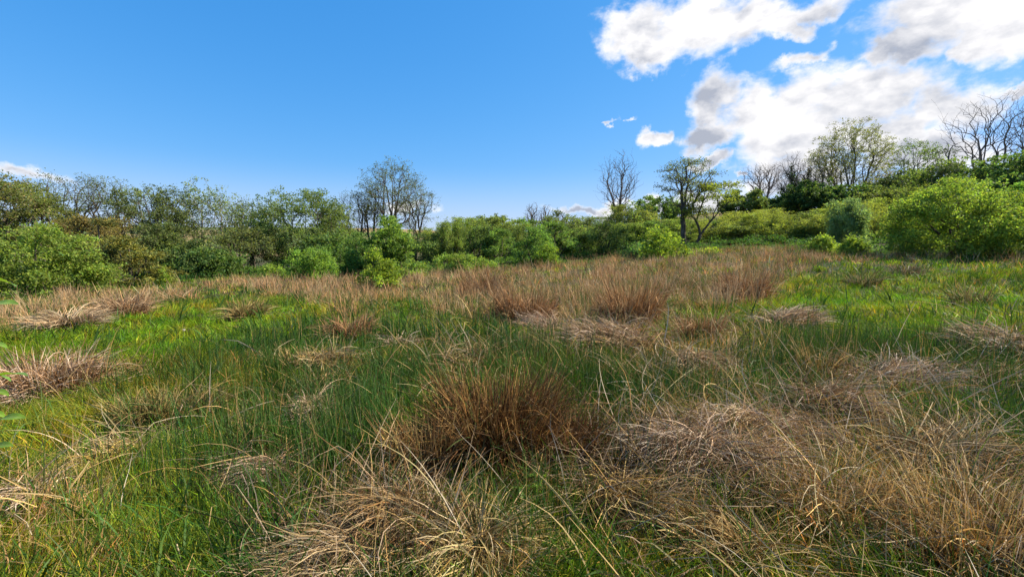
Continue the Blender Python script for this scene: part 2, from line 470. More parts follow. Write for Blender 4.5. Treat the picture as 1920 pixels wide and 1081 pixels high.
def make_crown(rng, sk, nleaf, size, col, sig, upbias=0.5, aspect=0.62, rmax=0.02, col2=None, mix=0.25, along=False, droop=0.0):
    P, par, R, cid, tips, D = sk
    cand = np.where((R < rmax) & (cid >= 0))[0]
    w = np.where(np.isin(cand, tips), 3.0, 1.0); w /= w.sum()
    i = rng.choice(cand, nleaf, p=w)
    pos = P[i] + rng.normal(0, sig, (nleaf, 3)) * np.array([1, 1, 0.7])
    if droop: pos[:, 2] -= np.abs(rng.normal(0, droop, nleaf))
    pos[:, 2] = np.maximum(pos[:, 2], 0.03)
    c = np.repeat(np.asarray(col, float)[None], nleaf, 0) * 1.95
    cc = np.random.default_rng(7).uniform(0.62, 1.32, 4000)[cid[i] % 4000]
    c = c * cc[:, None]
    if col2 is not None:
        s = rng.uniform(0, 1, nleaf) < mix; c[s] = 1.95 * np.asarray(col2) * cc[s][:, None]
    return leaf_quads(rng, pos, size, c, upbias, aspect, dirs=D[i] if along else None, tri=True)


PROF = {
    'oval': [(0, .45), (.25, .85), (.5, 1), (.75, .75), (1, .12)],
    'dome': [(0, .55), (.25, .95), (.5, 1), (.75, .8), (1, .25)],
    'round': [(0, .35), (.3, .9), (.55, 1), (.8, .75), (1, .2)],
    'bush': [(0, .85), (.2, 1), (.5, .95), (.8, .65), (1, .2)],
    'vase': [(0, .15), (.3, .5), (.6, .9), (.85, 1), (1, .55)],
    'fan': [(0, .4), (.3, .85), (.6, 1), (.85, .8), (1, .35)],
    'umbrella': [(0, .35), (.35, .7), (.6, 1), (.85, .85), (1, .5)],
    'spire': [(0, .9), (.3, .8), (.6, .55), (.85, .3), (1, .08)],
    'cone': [(0, .95), (.25, 1), (.5, .75), (.8, .4), (1, .1)],
    'feather': [(0, .6), (.25, .9), (.5, 1), (.8, .8), (1, .35)],
}
# kinds: look of a species; lengths are metres at full size
KINDS = {
    'alder':    dict(name='alder_tree', prof='umbrella', zlo=.30, N=1000, ncl=90, csig=.05, flat=.35, stems=3, spread=.33, leaf=5200, lmul=1.0, size=.09, col=(.075, .088, .030), sig=.13, bark=M_BARK, tip=.0055, inner=.1, along=True, jitter=.03, ang=.5, power=2.05),
    'bare':     dict(name='bare_tree', prof='vase', zlo=.30, N=2200, ncl=500, csig=.04, flat=1, stems=1, spread=.10, leaf=0, bark=M_BARKG, tip=.006, inner=.05, jitter=.02, ang=.75, bow=.45, power=2.0),
    'buds':     dict(name='budding_tree', prof='fan', zlo=.22, N=2000, ncl=400, csig=.04, flat=1, stems=5, spread=.35, leaf=7500, size=.09, col=(.12, .11, .04), sig=.14, bark=M_BARKG, tip=.0065, inner=.05, along=True, jitter=.02, ang=.75, bow=.45, power=2.0, csig2=1),
    'wood':     dict(name='woodland_tree', lmul=1.5, prof='feather', zlo=.24, N=900, ncl=55, csig=.05, flat=.8, stems=3, spread=.25, leaf=7500, size=.11, col=(.080, .105, .030), col2=(.095, .115, .038), sig=.14, bark=M_BARK, tip=.007, inner=.1),
    'whip':     dict(name='birch_tree', prof='feather', zlo=.35, N=330, ncl=40, csig=.05, flat=1, stems=1, spread=.04, leaf=1900, size=.12, col=(.10, .125, .04), sig=.14, bark=M_BIRCH, tip=.006, inner=.1),
    'willow':   dict(name='willow_tree', prof='dome', zlo=.10, N=1100, ncl=110, csig=.07, flat=.8, stems=6, spread=.45, leaf=17000, lmul=1.6, size=.11, col=(.070, .10, .028), col2=(.10, .12, .045), sig=.17, bark=M_BARK, tip=.007, inner=.35, along=True),
    'sallow':   dict(name='sallow_shrub', prof='feather', zlo=.12, N=800, ncl=48, csig=.042, flat=2.6, stems=14, spread=.42, leaf=10500, lmul=2.3, size=.085, aspect=.38, col=(.105, .135, .028), col2=(.125, .14, .04), sig=.11, bark=M_BARKG, tip=.005, inner=.2, along=True, bow=.6, upbias=.1, ang=.6),
    'bush':     dict(name='leafy_bush', prof='bush', zlo=.08, N=620, ncl=60, csig=.055, flat=.8, stems=6, spread=.4, leaf=13000, size=.08, col=(.11, .165, .028), col2=(.075, .125, .026), sig=.10, bark=M_BARK, tip=.005, inner=.3),
    'sapling':  dict(name='sapling', prof='cone', zlo=.10, N=300, ncl=55, csig=.07, flat=.7, stems=3, spread=.2, leaf=3600, size=.085, col=(.135, .175, .022), col2=(.095, .14, .022), sig=.085, bark=M_BARK, tip=.004, inner=.1, along=True, bow=.5),
    'yew':      dict(name='conifer_tree', prof='cone', zlo=.06, N=900, ncl=45, csig=.06, flat=.14, stems=1, spread=.02, leaf=17000, size=.14, col=(.105, .10, .014), col2=(.05, .065, .016), mix=.4, sig=.10, bark=M_BARK, tip=.006, inner=.3, aspect=.2, along=True, droop=.10, bow=.5),
    'dark':     dict(name='evergreen_bush', prof='round', zlo=.06, N=620, ncl=70, csig=.09, flat=.8, stems=4, spread=.3, leaf=12000, size=.15, col=(.045, .075, .02), col2=(.075, .10, .03), sig=.16, bark=M_BARK, tip=.007, inner=.3),
}


def build_tree_meshes(kind, H, W, seed, **ov):
    k = dict(KINDS[kind]); k.update(ov); rng = np.random.default_rng(seed)
    ns = k['stems']; st_ = []
    toph = H * k.get('stemtop', .82)
    for i in range(ns):
        an = 2 * math.pi * (i + rng.uniform(-.3, .3)) / max(1, ns) + rng.uniform(0, .5) + k.get('rot', 0)
        sp = k['spread'] * W * (rng.uniform(.55, 1.1) if ns > 1 else 1) * (0.0 if (i == 0 and ns > 2 and kind not in ('sallow', 'willow')) else 1)
        b = W * k.get('basew', .03)
        ln = k.get('lean', 0) * H
        st_.append((b * math.cos(an), b * math.sin(an), sp * math.cos(an) + ln, sp * math.sin(an), toph * (rng.uniform(.72, 1.0) if i else 1) * (1 - .15 * (sp > .3 * W)), k.get('curve', .03)))
    sc = max(H, W)
    sk = grow(rng, st_, H, W, k['zlo'], PROF[k['prof']], k['N'], k['ncl'], k['csig'] * sc, k['flat'], step=max(.12, .045 * sc), tip=k['tip'], inner=k['inner'], bow=k.get('bow', .35), pw=k.get('pw', .3), power=k.get('power', 2.15), jitter=k.get('jitter', .05), ang=k.get('ang', .35))
    V, Fs = tubes(sk[0], sk[1], sk[2])
    tm = new_mesh('trunk', V, Fs, smooth=True); tm.materials.append(k['bark'])
    cm = None
    if k['leaf']:
        V, Fq, C = make_crown(rng, sk, int(k['leaf'] * k.get('lmul', 1.3)), k['size'], k['col'], k['sig'], k.get('upbias', .5), k.get('aspect', .62), k.get('rmax', .02), k.get('col2'), k.get('mix', .3), k.get('along', False), k.get('droop', 0))
        cm = new_mesh('crown', V, [Fq], C); cm.materials.append(M_NEEDLE if kind == 'yew' else M_LEAF)
    im = None
    if k.get('ivy'):
        P, par, R, cid, tips, D = sk
        cand = np.where((cid < 0) & (P[:, 2] < H * k['ivy']) | ((R > .05) & (P[:, 2] < H * k['ivy'])))[0]
        i = rng.choice(cand, k.get('ivyn', 2600)); dr = rng.normal(0, 1, (len(i), 3)); dr /= np.linalg.norm(dr, axis=1)[:, None]
        f = 1 - .5 * P[i, 2] / (H * k['ivy'])
        pos = P[i] + dr * (R[i] + k.get('ivyr', .22) * f * rng.uniform(.2, 1, len(i)))[:, None] + UP * rng.uniform(-.3, .3, len(i))[:, None]
        pos[:, 2] = np.maximum(pos[:, 2], .02)
        V, Fq, C = leaf_quads(rng, pos, .15, (.03, .06, .016), .2, .8)
        im = new_mesh('ivy', V, [Fq], C); im.materials.append(M_LEAF)
    return tm, cm, im


def put(meshes, name, loc, label, cat, group=None, scale=(1, 1, 1), rz=0.0):
    o = empty(name, loc, label, cat, group, rz); o.scale = scale
    tm, cm, im = meshes
    link('trunk', tm, parent=o)
    if cm: link('crown', cm, parent=o)
    if im: link('ivy', im, parent=o)
    return o


def tree(kind, px, Y, top, wpx, label, cat='tree', seed=1, name=None, group=None, **ov):
    x, y, z = at_depth(px, Y)
    H = z_at(top, Y, px) - z; W = wpx / F * Y
    return put(build_tree_meshes(kind, H, W, seed, **ov), name or KINDS[kind]['name'], (x, y, z - .05), label, cat, group)


OLIVE, OLIVE2 = (.088, .102, .028), (.14, .12, .045)
# --- left wood
tree('wood', -20, 30, 302, 210, 'tall olive-leaved tree cut off by the left edge of the photo', seed=11, leaf=12000, col=OLIVE, col2=(.12, .10, .05), N=900)
tree('wood', 78, 33, 348, 120, 'olive rounded tree between the left-edge tree and the flat-topped tree', seed=12, leaf=9000, col=OLIVE)
tree('alder', 140, 36, 328, 125, 'flat-topped sparse tree with one visible trunk above the left bushes', seed=13, stems=2, leaf=3000, zlo=.5, spread=.12)
tree('wood', 178, 30, 402, 130, 'low brownish-olive tree directly above the yellow-olive conifer', seed=14, leaf=7000, col=(.115, .095, .028), col2=(.09, .07, .03))
tree('alder', 222, 38, 330, 90, 'thin sparse tree with twigs poking above the wood left of the dense middle', seed=15, leaf=2600, stems=3)
tree('wood', 283, 37, 345, 115, 'grey-green multi-stemmed tree with rounded top in the left wood', seed=16, leaf=7000, stems=4, col=(.07, .088, .035))
tree('wood', 335, 39, 352, 90, 'dark-stemmed grey-green tree in the middle of the left wood', seed=17, leaf=5200, col=(.065, .085, .035))
tree('whip', 378, 40, 337, 62, 'slim tree with a tufted top leaning right above the left wood', seed=18, lean=.05, leaf=1700)
tree('whip', 418, 41, 352, 44, 'slender thin-stemmed birch, left of the pair against the sky', seed=19, leaf=1300)
tree('whip', 442, 42, 362, 40, 'slender thin-stemmed birch, right of the pair against the sky', seed=20, leaf=1200)
tree('wood', 475, 40, 376, 75, 'airy tree between the pair of birches and the large dome-shaped willow', seed=21, leaf=3800, col=(.07, .088, .035))
tree('willow', 565, 37, 362, 170, 'large dome-shaped dark green willow left of the tall alder group', seed=22, leaf=21000, N=1300)
tree('wood', 632, 39, 386, 70, 'small grey-green tree on the right shoulder of the large dome-shaped willow', seed=23, leaf=3600)
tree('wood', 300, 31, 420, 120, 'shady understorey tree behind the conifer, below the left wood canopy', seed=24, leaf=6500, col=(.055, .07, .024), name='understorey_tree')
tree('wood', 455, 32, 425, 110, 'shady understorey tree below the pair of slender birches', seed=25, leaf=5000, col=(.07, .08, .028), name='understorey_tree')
tree('whip', 398, 29, 452, 30, 'pale-stemmed young birch in front of the dark left wood', seed=26, leaf=700, bark=M_BIRCH)
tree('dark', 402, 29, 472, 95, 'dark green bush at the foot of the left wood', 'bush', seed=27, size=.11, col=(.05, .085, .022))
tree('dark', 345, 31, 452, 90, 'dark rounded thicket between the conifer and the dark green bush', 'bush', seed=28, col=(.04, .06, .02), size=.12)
tree('yew', 250, 21.5, 425, 125, 'yellow-olive layered conifer with drooping branches and dark hollows', 'conifer', seed=29, size=.12)
tree('yew', 195, 23, 398, 110, 'brown-olive taller conifer behind the large left bush', 'conifer', seed=30, leaf=14000, col=(.10, .085, .018))
tree('bush', 78, 15.5, 416, 205, 'large bright green spreading bush at the left edge of the meadow', 'bush', seed=31, leaf=27000, N=1100, ncl=85, size=.065, col=(.098, .14, .026), col2=(.13, .155, .03), flat=.5, csig=.06, name='hawthorn_bush', upbias=.8)
tree('bush', 290, 22, 500, 36, 'small bright bush at the foot of the conifer', 'bush', seed=32, leaf=1800, N=150, ncl=25, size=.08)
tree('sapling', 308, 21.5, 490, 16, 'spindly young shoot right of the small bush by the conifer', seed=33, leaf=300, N=60, ncl=12)
tree('bush', 515, 27, 495, 42, 'small bright bush in front of the large dome-shaped willow', 'bush', seed=34, leaf=2200, N=150, ncl=25, col=(.13, .175, .03))
tree('bush', 588, 25, 463, 88, 'round bright green bush with a dark hollow in its right side', 'bush', seed=35, leaf=9500, col=(.115, .18, .03))
tree('bush', 640, 28, 455, 90, 'mid-green bush between the round bush and the leafy birch thicket', 'bush', seed=36, leaf=8000, col=(.08, .132, .03))
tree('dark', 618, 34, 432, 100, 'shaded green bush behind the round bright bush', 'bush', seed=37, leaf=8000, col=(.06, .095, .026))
tree('sapling', 733, 28, 409, 88, 'tall mid-green leafy birch thicket below the tall alder group', 'tree', seed=38, leaf=11000, N=600, ncl=80, size=.10, col=(.085, .135, .03), prof='round', stems=5, name='birch_thicket')
tree('bush', 690, 31, 425, 80, 'dull green bush at the left foot of the tall alder group', 'bush', seed=39, leaf=7500, col=(.075, .12, .028))
# --- tall alder group
tree('alder', 742, 48, 298, 118, 'tallest dark-stemmed alder of the group left of centre, fine open crown', seed=41, stems=5, spread=.2, leaf=9500, N=1600, ncl=130, zlo=.40, prof='oval', flat=.5, tip=.0065, basew=.08)
tree('alder', 672, 46, 360, 62, 'small leaning alder left of the tall alder group', seed=42, stems=2, leaf=1700, lean=-.06, zlo=.4)
tree('alder', 697, 47, 352, 55, 'narrow alder just left of the tallest alder', seed=43, stems=2, leaf=1700, zlo=.4)
tree('alder', 778, 47, 346, 75, 'outward-leaning alder right of the tallest alder', seed=44, stems=2, leaf=2400, lean=.10, zlo=.38)
# --- saplings on the meadow
tree('sapling', 712, 17.5, 466, 80, 'bright yellow-green sapling standing in the rushes left of centre', seed=45, leaf=3200, N=260, size=.075)
tree('bush', 768, 24, 485, 70, 'low bright bush right of the yellow-green sapling left of centre', 'bush', seed=46, leaf=2800, N=180, ncl=30, col=(.125, .165, .03))
tree('bush', 832, 27, 477, 62, 'low bright bush midway between the two round-bush groups', 'bush', seed=47, leaf=2800, N=180, ncl=30, col=(.115, .16, .03))
tree('bush', 872, 27, 467, 52, 'upright light green bush among the low bushes left of centre', 'bush', seed=48, leaf=2400, N=180, ncl=30, col=(.13, .165, .03))
tree('bush', 912, 28, 483, 40, 'lowest small bush at the right end of the low bright row', 'bush', seed=49, leaf=1500, N=120, ncl=20, col=(.125, .165, .03))
tree('bush', 1003, 31, 428, 76, 'tall rounded mid-green bush at the centre edge of the meadow', 'bush', seed=50, leaf=8000, col=(.08, .135, .03))
tree('bush', 1026, 29, 453, 40, 'small yellow-green bush leaning on the tall rounded central bush', 'bush', seed=51, leaf=2600, N=200, ncl=30, col=(.13, .18, .022))
tree('sapling', 1242, 26, 422, 92, 'bright yellow-green sapling right of centre below the leaning alder', seed=52, leaf=4600, N=340, size=.10)
tree('sapling', 1332, 28, 461, 44, 'small lime sapling right of the larger right-hand sapling', seed=53, leaf=1500, N=150, ncl=25, size=.08, col=(.17, .21, .02))
tree('dark', 1215, 29, 458, 60, 'low blue-green bush behind the left foot of the right-hand sapling', 'bush', seed=54, leaf=4000, N=260, ncl=35, size=.09, col=(.06, .12, .035))
# --- behind the hedge
tree('bare', 1157, 70, 282, 70, 'lone leafless tree with ivy-clad forked trunk on the skyline', seed=61, ivy=.40, stems=1, spread=.01, N=1300, zlo=.36, tip=.0085, prof='oval', csig=.045, lean=.03, ivyn=2200, ivyr=.5, stemtop=.6)
tree('alder', 1284, 36.5, 296, 105, 'tall sparse-leaved alder right of centre with straight dark trunk', seed=62, stems=2, spread=.10, leaf=5200, zlo=.36, size=.085, N=1300, ncl=85, flat=.22, stemtop=.9, tip=.0065, basew=.02)
tree('alder', 1300, 36, 338, 110, 'slanting tree with yellow-green tufts leaning right from the tall alder', seed=63, stems=1, lean=.62, spread=.03, leaf=5200, zlo=.45, col=(.115, .135, .022), N=520, ncl=40, flat=.3, csig=.07, size=.10)
tree('dark', 1232, 60, 368, 90, 'green rounded tree behind the hedge, left of the tall sparse alder', 'tree', seed=64, col=(.075, .125, .03), size=.2, name='rounded_tree')
tree('sapling', 1188, 52, 378, 52, 'pointed dull green young tree right of the lone leafless tree', seed=65, leaf=1800, size=.16, col=(.075, .105, .045))
tree('bare', 998, 110, 380, 34, 'pale leafless tree far behind the hedge, left of the three', seed=66, N=500, tip=.02, prof='feather')
tree('bare', 1020, 112, 383, 26, 'pale narrow leafless tree far behind the hedge, middle of the three', seed=67, N=400, tip=.02, prof='feather')
tree('bare', 1052, 115, 394, 40, 'low pale leafless tree far behind the hedge, right of the three', seed=68, N=500, tip=.02, prof='feather')
tree('wood', 940, 60, 402, 80, 'feathery light green tree standing above the hedge left of the pale leafless trees', seed=69, leaf=6000, size=.2, col=(.11, .14, .035))
tree('wood', 905, 62, 408, 50, 'small feathery green tree at the low point of the skyline', seed=70, leaf=3500, size=.2, col=(.09, .12, .035))
# --- right hillside
tree('bare', 1430, 85, 308, 78, 'wide fan-shaped leafless tree on the right hillside skyline', seed=71, stems=4, spread=.3, N=1900, tip=.008, zlo=.3)
tree('bare', 1478, 72, 285, 58, 'ivy-wrapped dead-looking tree at the left end of the hillside row', seed=72, ivy=.8, ivyn=5200, ivyr=.75, N=900, tip=.009, prof='feather')
tree('bare', 1506, 70, 300, 55, 'second ivy-wrapped tree beside the big budding tree', seed=73, ivy=.85, ivyn=6000, ivyr=.85, N=900, tip=.009, prof='feather')
tree('buds', 1592, 66, 233, 135, 'big many-stemmed budding tree, tallest on the right hillside', seed=74, N=2600, leaf=17000, size=.12, tip=.007, stems=6, col=(.105, .112, .036))
tree('buds', 1542, 68, 275, 60, 'brownish budding tree tucked left of the big budding tree', seed=75, N=1000, leaf=2200, size=.11, tip=.008, stems=3)
tree('buds', 1655, 68, 315, 70, 'brown twiggy tree below right of the big budding tree', seed=76, N=1000, leaf=2400, size=.11, col=(.13, .10, .05), tip=.008, stems=4)
tree('alder', 1702, 60, 262, 85, 'wind-swept green tree between the big budding tree and the leafless ash', seed=77, leaf=7000, size=.12, col=(.07, .10, .028), lean=.06, stems=3)
tree('bare', 1762, 55, 262, 26, 'thin curved dead stem standing alone against the cloud', seed=78, N=60, ncl=12, tip=.02, lean=.02, curve=.08)
tree('bare', 1838, 46, 185, 125, 'big leafless ash against the bright cloud, upper right', seed=79, N=1000, stems=3, spread=.25, tip=.0068, zlo=.3, ivy=.3, ivyn=1200, pw=.22)
tree('bare', 1925, 42, 192, 105, 'leafless tree cut off by the right edge of the photo', seed=80, N=1000, stems=3, spread=.25, tip=.0068, zlo=.35)
tree('dark', 1520, 62, 342, 95, 'dark green bush below the ivy-wrapped trees on the hillside', 'bush', seed=81, size=.24)
tree('dark', 1590, 58, 352, 110, 'darkest broad bush under the big budding tree', 'bush', seed=82, size=.24, col=(.035, .065, .02))
tree('dark', 1690, 58, 326, 120, 'brown-green thicket under the wind-swept green tree', 'bush', seed=83, size=.22, col=(.065, .08, .028))
tree('dark', 1660, 52, 350, 90, 'olive bush right of the darkest broad bush on the hillside', 'bush', seed=84, size=.2, col=(.07, .085, .025))
tree('dark', 1455, 68, 368, 70, 'dark low bush under the wide fan-shaped leafless tree', 'bush', seed=85, size=.24)
tree('wood', 1395, 58, 358, 85, 'dark rounded bush right of the slanting tree', 'bush', seed=86, size=.22, col=(.06, .085, .024), name='dark_bush')
tree('dark', 1762, 42, 302, 110, 'olive-green bushy crown behind the big bright bush on the right', 'bush', seed=87, size=.17, col=(.08, .11, .026))
tree('yew', 1760, 40, 282, 40, 'narrow pointed conifer at the foot of the leafless ash', 'conifer', seed=88, leaf=6000, size=.18, prof='spire', col=(.04, .065, .02))
tree('dark', 1850, 36, 300, 130, 'dark leafy tree under the leafless ash at the right', 'tree', seed=89, size=.17, col=(.06, .10, .025), leaf=14000, name='leafy_tree')
tree('dark', 1930, 32, 285, 130, 'dark green tree filling the right edge below the leafless tree', 'tree', seed=90, size=.16, col=(.05, .085, .022), leaf=14000, name='leafy_tree')
tree('bush', 1805, 21, 334, 225, 'huge bright yellow-green bush filling the right side of the meadow edge', 'bush', seed=91, leaf=46000, N=2000, ncl=120, size=.075, sig=.12, col=(.108, .155, .026), col2=(.145, .17, .03), csig=.05, stems=9, name='hazel_bush', flat=.7)
tree('bush', 1915, 23, 345, 150, 'bright green bush at the right edge beside the huge bush', 'bush', seed=92, leaf=14000, size=.1, col=(.10, .165, .03))
tree('sallow', 1588, 27, 378, 66, 'grey-green upright shrub left of the huge bright bush', 'bush', seed=93, leaf=9000, col=(.10, .15, .06), col2=(.13, .17, .08), size=.10)
tree('sapling', 1540, 25, 438, 48, 'low bright shrub in front of the grey-green upright shrub', 'bush', seed=94, leaf=2600, size=.085, col=(.125, .165, .03), name='leafy_bush')
tree('sapling', 1600, 23.5, 436, 46, 'feathery bright shrub against the left side of the huge bush', 'bush', seed=95, leaf=2800, size=.085, col=(.13, .17, .03), name='leafy_bush')

# --- sallow hedges: a few grown shapes, each shrub placed by itself
SAL = [build_tree_meshes('sallow', 3.2, 3.4, 200 + i, col=c, leaf=9500) for i, c in enumerate([(.098, .132, .028), (.115, .145, .028), (.083, .118, .028), (.118, .132, .034), (.10, .14, .03)])]
hr = random.Random(3)
MIX = [build_tree_meshes('wood', 3.2, 3.4, 240, zlo=.1, leaf=6500, size=.09, col=(.09, .115, .032), sig=.1, N=600), build_tree_meshes('bush', 3.2, 3.4, 241, leaf=9000, size=.09, col=(.08, .125, .03), ncl=40, csig=.05),
       build_tree_meshes('dark', 3.2, 3.4, 242, leaf=8000, size=.09, col=(.07, .105, .028), ncl=40, csig=.06)]


def hedge(rows, where, group, mets=SAL):
    for i, (px, Y, top, wpx) in enumerate(rows):
        top += hr.uniform(-5, 13); wpx *= hr.uniform(.7, 1.2); Y += hr.uniform(-1, 1)
        x, y, z = at_depth(px, Y); H = z_at(top, Y, px) - z; W = wpx / F * Y
        lab = where[i]
        put(hr.choice(mets + MIX), 'hedge_shrub', (x, y, z - .05), lab, 'shrub', group, (W / 3.4 * 1.05, W / 3.4 * 1.05, H / 3.2), hr.uniform(0, 6.28))


ORD = ['first', 'second', 'third', 'fourth', 'fifth', 'sixth', 'seventh', 'eighth', 'ninth', 'tenth', 'eleventh', 'twelfth', 'thirteenth', 'fourteenth', 'fifteenth']
front = [(800, 38, 432, 80), (845, 37, 424, 90), (893, 39, 420, 90), (942, 38, 418, 85), (985, 40, 416, 80), (1040, 38, 420, 85), (1085, 39, 414, 85),
         (1132, 38, 414, 85), (1175, 40, 408, 80), (1222, 40, 404, 90), (1272, 41, 402, 80)]
hedge(front, [f'leafy shrub, {ORD[i]} from the left in the central hedge behind the meadow' for i in range(len(front))], 'shrubs of the central hedge')
back = [(820, 50, 420, 90), (875, 52, 414, 90), (930, 50, 410, 90), (990, 54, 408, 90), (1060, 54, 402, 110), (1120, 55, 398, 100), (1180, 55, 392, 100)]
hedge(back, [f'back-row shrub, {ORD[i]} from the left behind the central hedge' for i in range(len(back))], 'back row of the central hedge')
SALR = [build_tree_meshes('sallow', 3.2, 3.4, 220 + i, col=c, leaf=9000) for i, c in enumerate([(.135, .16, .026), (.12, .15, .026), (.15, .165, .03)])]
rightf = [(1335, 42, 412, 90), (1380, 42, 406, 90), (1428, 41, 400, 90), (1475, 41, 398, 90), (1525, 40, 394, 85), (1570, 39, 388, 80), (1620, 37, 378, 90)]
hedge(rightf, [f'spring-green shrub, {ORD[i]} from the left in the hillside hedge' for i in range(len(rightf))], 'shrubs of the hillside hedge', SALR)
rightb = [(1345, 53, 396, 100), (1400, 52, 392, 95), (1450, 50, 390, 90), (1510, 49, 386, 90), (1565, 48, 382, 90), (1625, 46, 376, 90), (1680, 42, 368, 90), (1735, 38, 352, 100)]
hedge(rightb, [f'higher back-row shrub, {ORD[i]} from the left above the hillside hedge' for i in range(len(rightb))], 'back row of the hillside hedge', SALR)


# ------------------------------------------------------------------ grass, rush and straw
def blades(rng, root, az, th0, th1, L, w, nseg, col0, col1, pw=1.3, kinkt=None, kinka=None, azw=None, clamp=True, tipw=.2, face=None):
    """ribbons that leave the ground at angle th0 from upright and end at th1"""
    n = len(root); t = (np.arange(nseg) + .5) / nseg
    th = th0[:, None] + (th1 - th0)[:, None] * t[None] ** pw
    if kinkt is not None: th = th + np.where(t[None] > kinkt[:, None], kinka[:, None], 0)
    a = az[:, None] + (0 if azw is None else azw[:, None] * t[None])
    d = np.stack([np.sin(th) * np.cos(a), np.sin(th) * np.sin(a), np.cos(th)], -1)
    p = np.concatenate([np.zeros((n, 1, 3)), np.cumsum(d * (L / nseg)[:, None, None], 1)], 1) + root[:, None, :]
    if clamp:
        g = hgt(p[:, 1:, 0], p[:, 1:, 1]) + .012 + .02 * rng.uniform(0, 1, (n, 1)); p[:, 1:, 2] = np.maximum(p[:, 1:, 2], g)
    dd = np.concatenate([d[:, :1], d], 1)
    ref = rng.normal(0, 1, (n, 1, 3)) if face is None else face[:, None, :]
    s = np.cross(dd, ref); s /= np.linalg.norm(s, axis=-1, keepdims=True) + 1e-9
    tt = np.arange(nseg + 1) / nseg; tw = 1 - (1 - tipw) * tt ** 2.2
    s = s * (w[:, None, None] * .5) * tw[None, :, None]
    V = np.stack([p - s, p + s], 2).reshape(-1, 3)
    o = np.arange(n)[:, None] * 2 * (nseg + 1) + np.arange(nseg)[None] * 2
    Fq = np.stack([o, o + 1, o + 3, o + 2], -1).reshape(-1, 4)
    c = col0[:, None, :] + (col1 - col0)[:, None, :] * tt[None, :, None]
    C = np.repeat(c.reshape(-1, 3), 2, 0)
    return V, Fq, C, p


def jit(rng, n, col, v=.2, y=.1):
    c = np.asarray(col, float); c = np.repeat(c[None], n, 0) if c.ndim == 1 else c.copy()
    k = np.exp(rng.normal(0, v, n))[:, None]; q = rng.normal(0, y, n)[:, None]
    return np.clip(c * k * np.concatenate([1 + q, np.ones_like(q), 1 - q], 1), .004, .85)


class Acc:
    def __init__(s): s.V, s.F, s.C, s.n = [], [], [], 0
    def add(s, V, Fq, C): s.V.append(V); s.F.append(Fq + s.n); s.C.append(C); s.n += len(V)
    def mesh(s, name): return new_mesh(name, np.concatenate(s.V), s.F, np.concatenate(s.C))


# where each sort of growth stands: spots read off the photo, held as world ellipses
def spots(lst):
    out = []
    for px, py, rx, ry, wgt in lst:
        x, y = ground_px(px, py); _, y0 = ground_px(px, py + ry * .8); _, y1 = ground_px(px, max(py - ry * .8, 474))
        out.append((x, y, rx / F * y, max(.12, (y1 - y0) / 1.6), wgt))
    return out


def field(sp, x, y):
    f = np.zeros_like(x)
    for cx, cy, rx, ry, wgt in sp: f += wgt * np.exp(-(((x - cx) / rx) ** 2 + ((y - cy) / ry) ** 2))
    return f


S_LUSH = spots([(250, 650, 170, 30, 1.3), (430, 605, 120, 22, 1), (330, 620, 90, 25, .8), (1720, 575, 170, 16, 1.4), (1640, 625, 110, 22, 1.0), (1560, 575, 60, 14, .7), (330, 980, 120, 70, .5), (1230, 640, 40, 14, .8),
                (1290, 1060, 120, 40, .9), (120, 860, 120, 60, .5), (1100, 1030, 90, 40, .5), (860, 1040, 60, 40, .3), (540, 960, 100, 60, .4)])
S_RUSH = spots([(720, 680, 200, 50, 1.2), (520, 650, 110, 40, .8), (930, 700, 160, 36, 1.1), (1110, 740, 140, 50, 1.3), (1340, 735, 150, 40, 1.2), (1620, 690, 180, 40, 1.3), (1800, 770, 130, 70, 1.4), (1830, 660, 120, 40, 1.1),
                (560, 830, 140, 70, 1.0), (430, 930, 120, 70, .6), (540, 1020, 120, 60, .6), (330, 780, 70, 30, .15), (960, 1040, 120, 50, .5), (1500, 640, 80, 30, .6), (240, 660, 80, 20, .08), (1880, 900, 80, 90, .8), (700, 800, 70, 50, .6), (1500, 960, 160, 70, .45), (1000, 1000, 140, 50, .4), (750, 1030, 140, 40, .4), (1700, 1020, 160, 50, .4), (1300, 940, 120, 60, .35), (150, 950, 150, 80, .12)])
S_PALE = spots([(1380, 860, 170, 60, 1.0), (880, 1060, 90, 60, 1.1), (1120, 1060, 60, 30, .8), (60, 940, 90, 30, .8), (100, 1060, 100, 30, .8), (70, 740, 70, 30, .9), (1450, 760, 160, 24, .5), (1700, 1000, 200, 80, .6), (1380, 700, 100, 20, .4), (700, 960, 80, 60, .5), (170, 880, 60, 30, .5), (260, 700, 60, 12, .5), (1420, 660, 130, 30, .7), (1260, 700, 80, 30, .7), (850, 670, 120, 24, .5), (640, 720, 70, 30, .6), (360, 800, 90, 30, .4), (470, 690, 60, 16, .4), (150, 980, 110, 40, .6), (1250, 800, 100, 40, .6), (1650, 850, 160, 50, .6), (1750, 720, 120, 20, .4), (240, 850, 90, 24, .4)])
S_OLIVE = spots([(300, 780, 160, 50, .9), (90, 830, 120, 50, .6), (180, 910, 110, 50, .6), (420, 690, 90, 20, .5), (1850, 1000, 120, 80, .5), (60, 800, 150, 60, 1.0), (200, 1000, 220, 90, .9), (330, 860, 140, 60, .7), (430, 740, 90, 40, .6)])

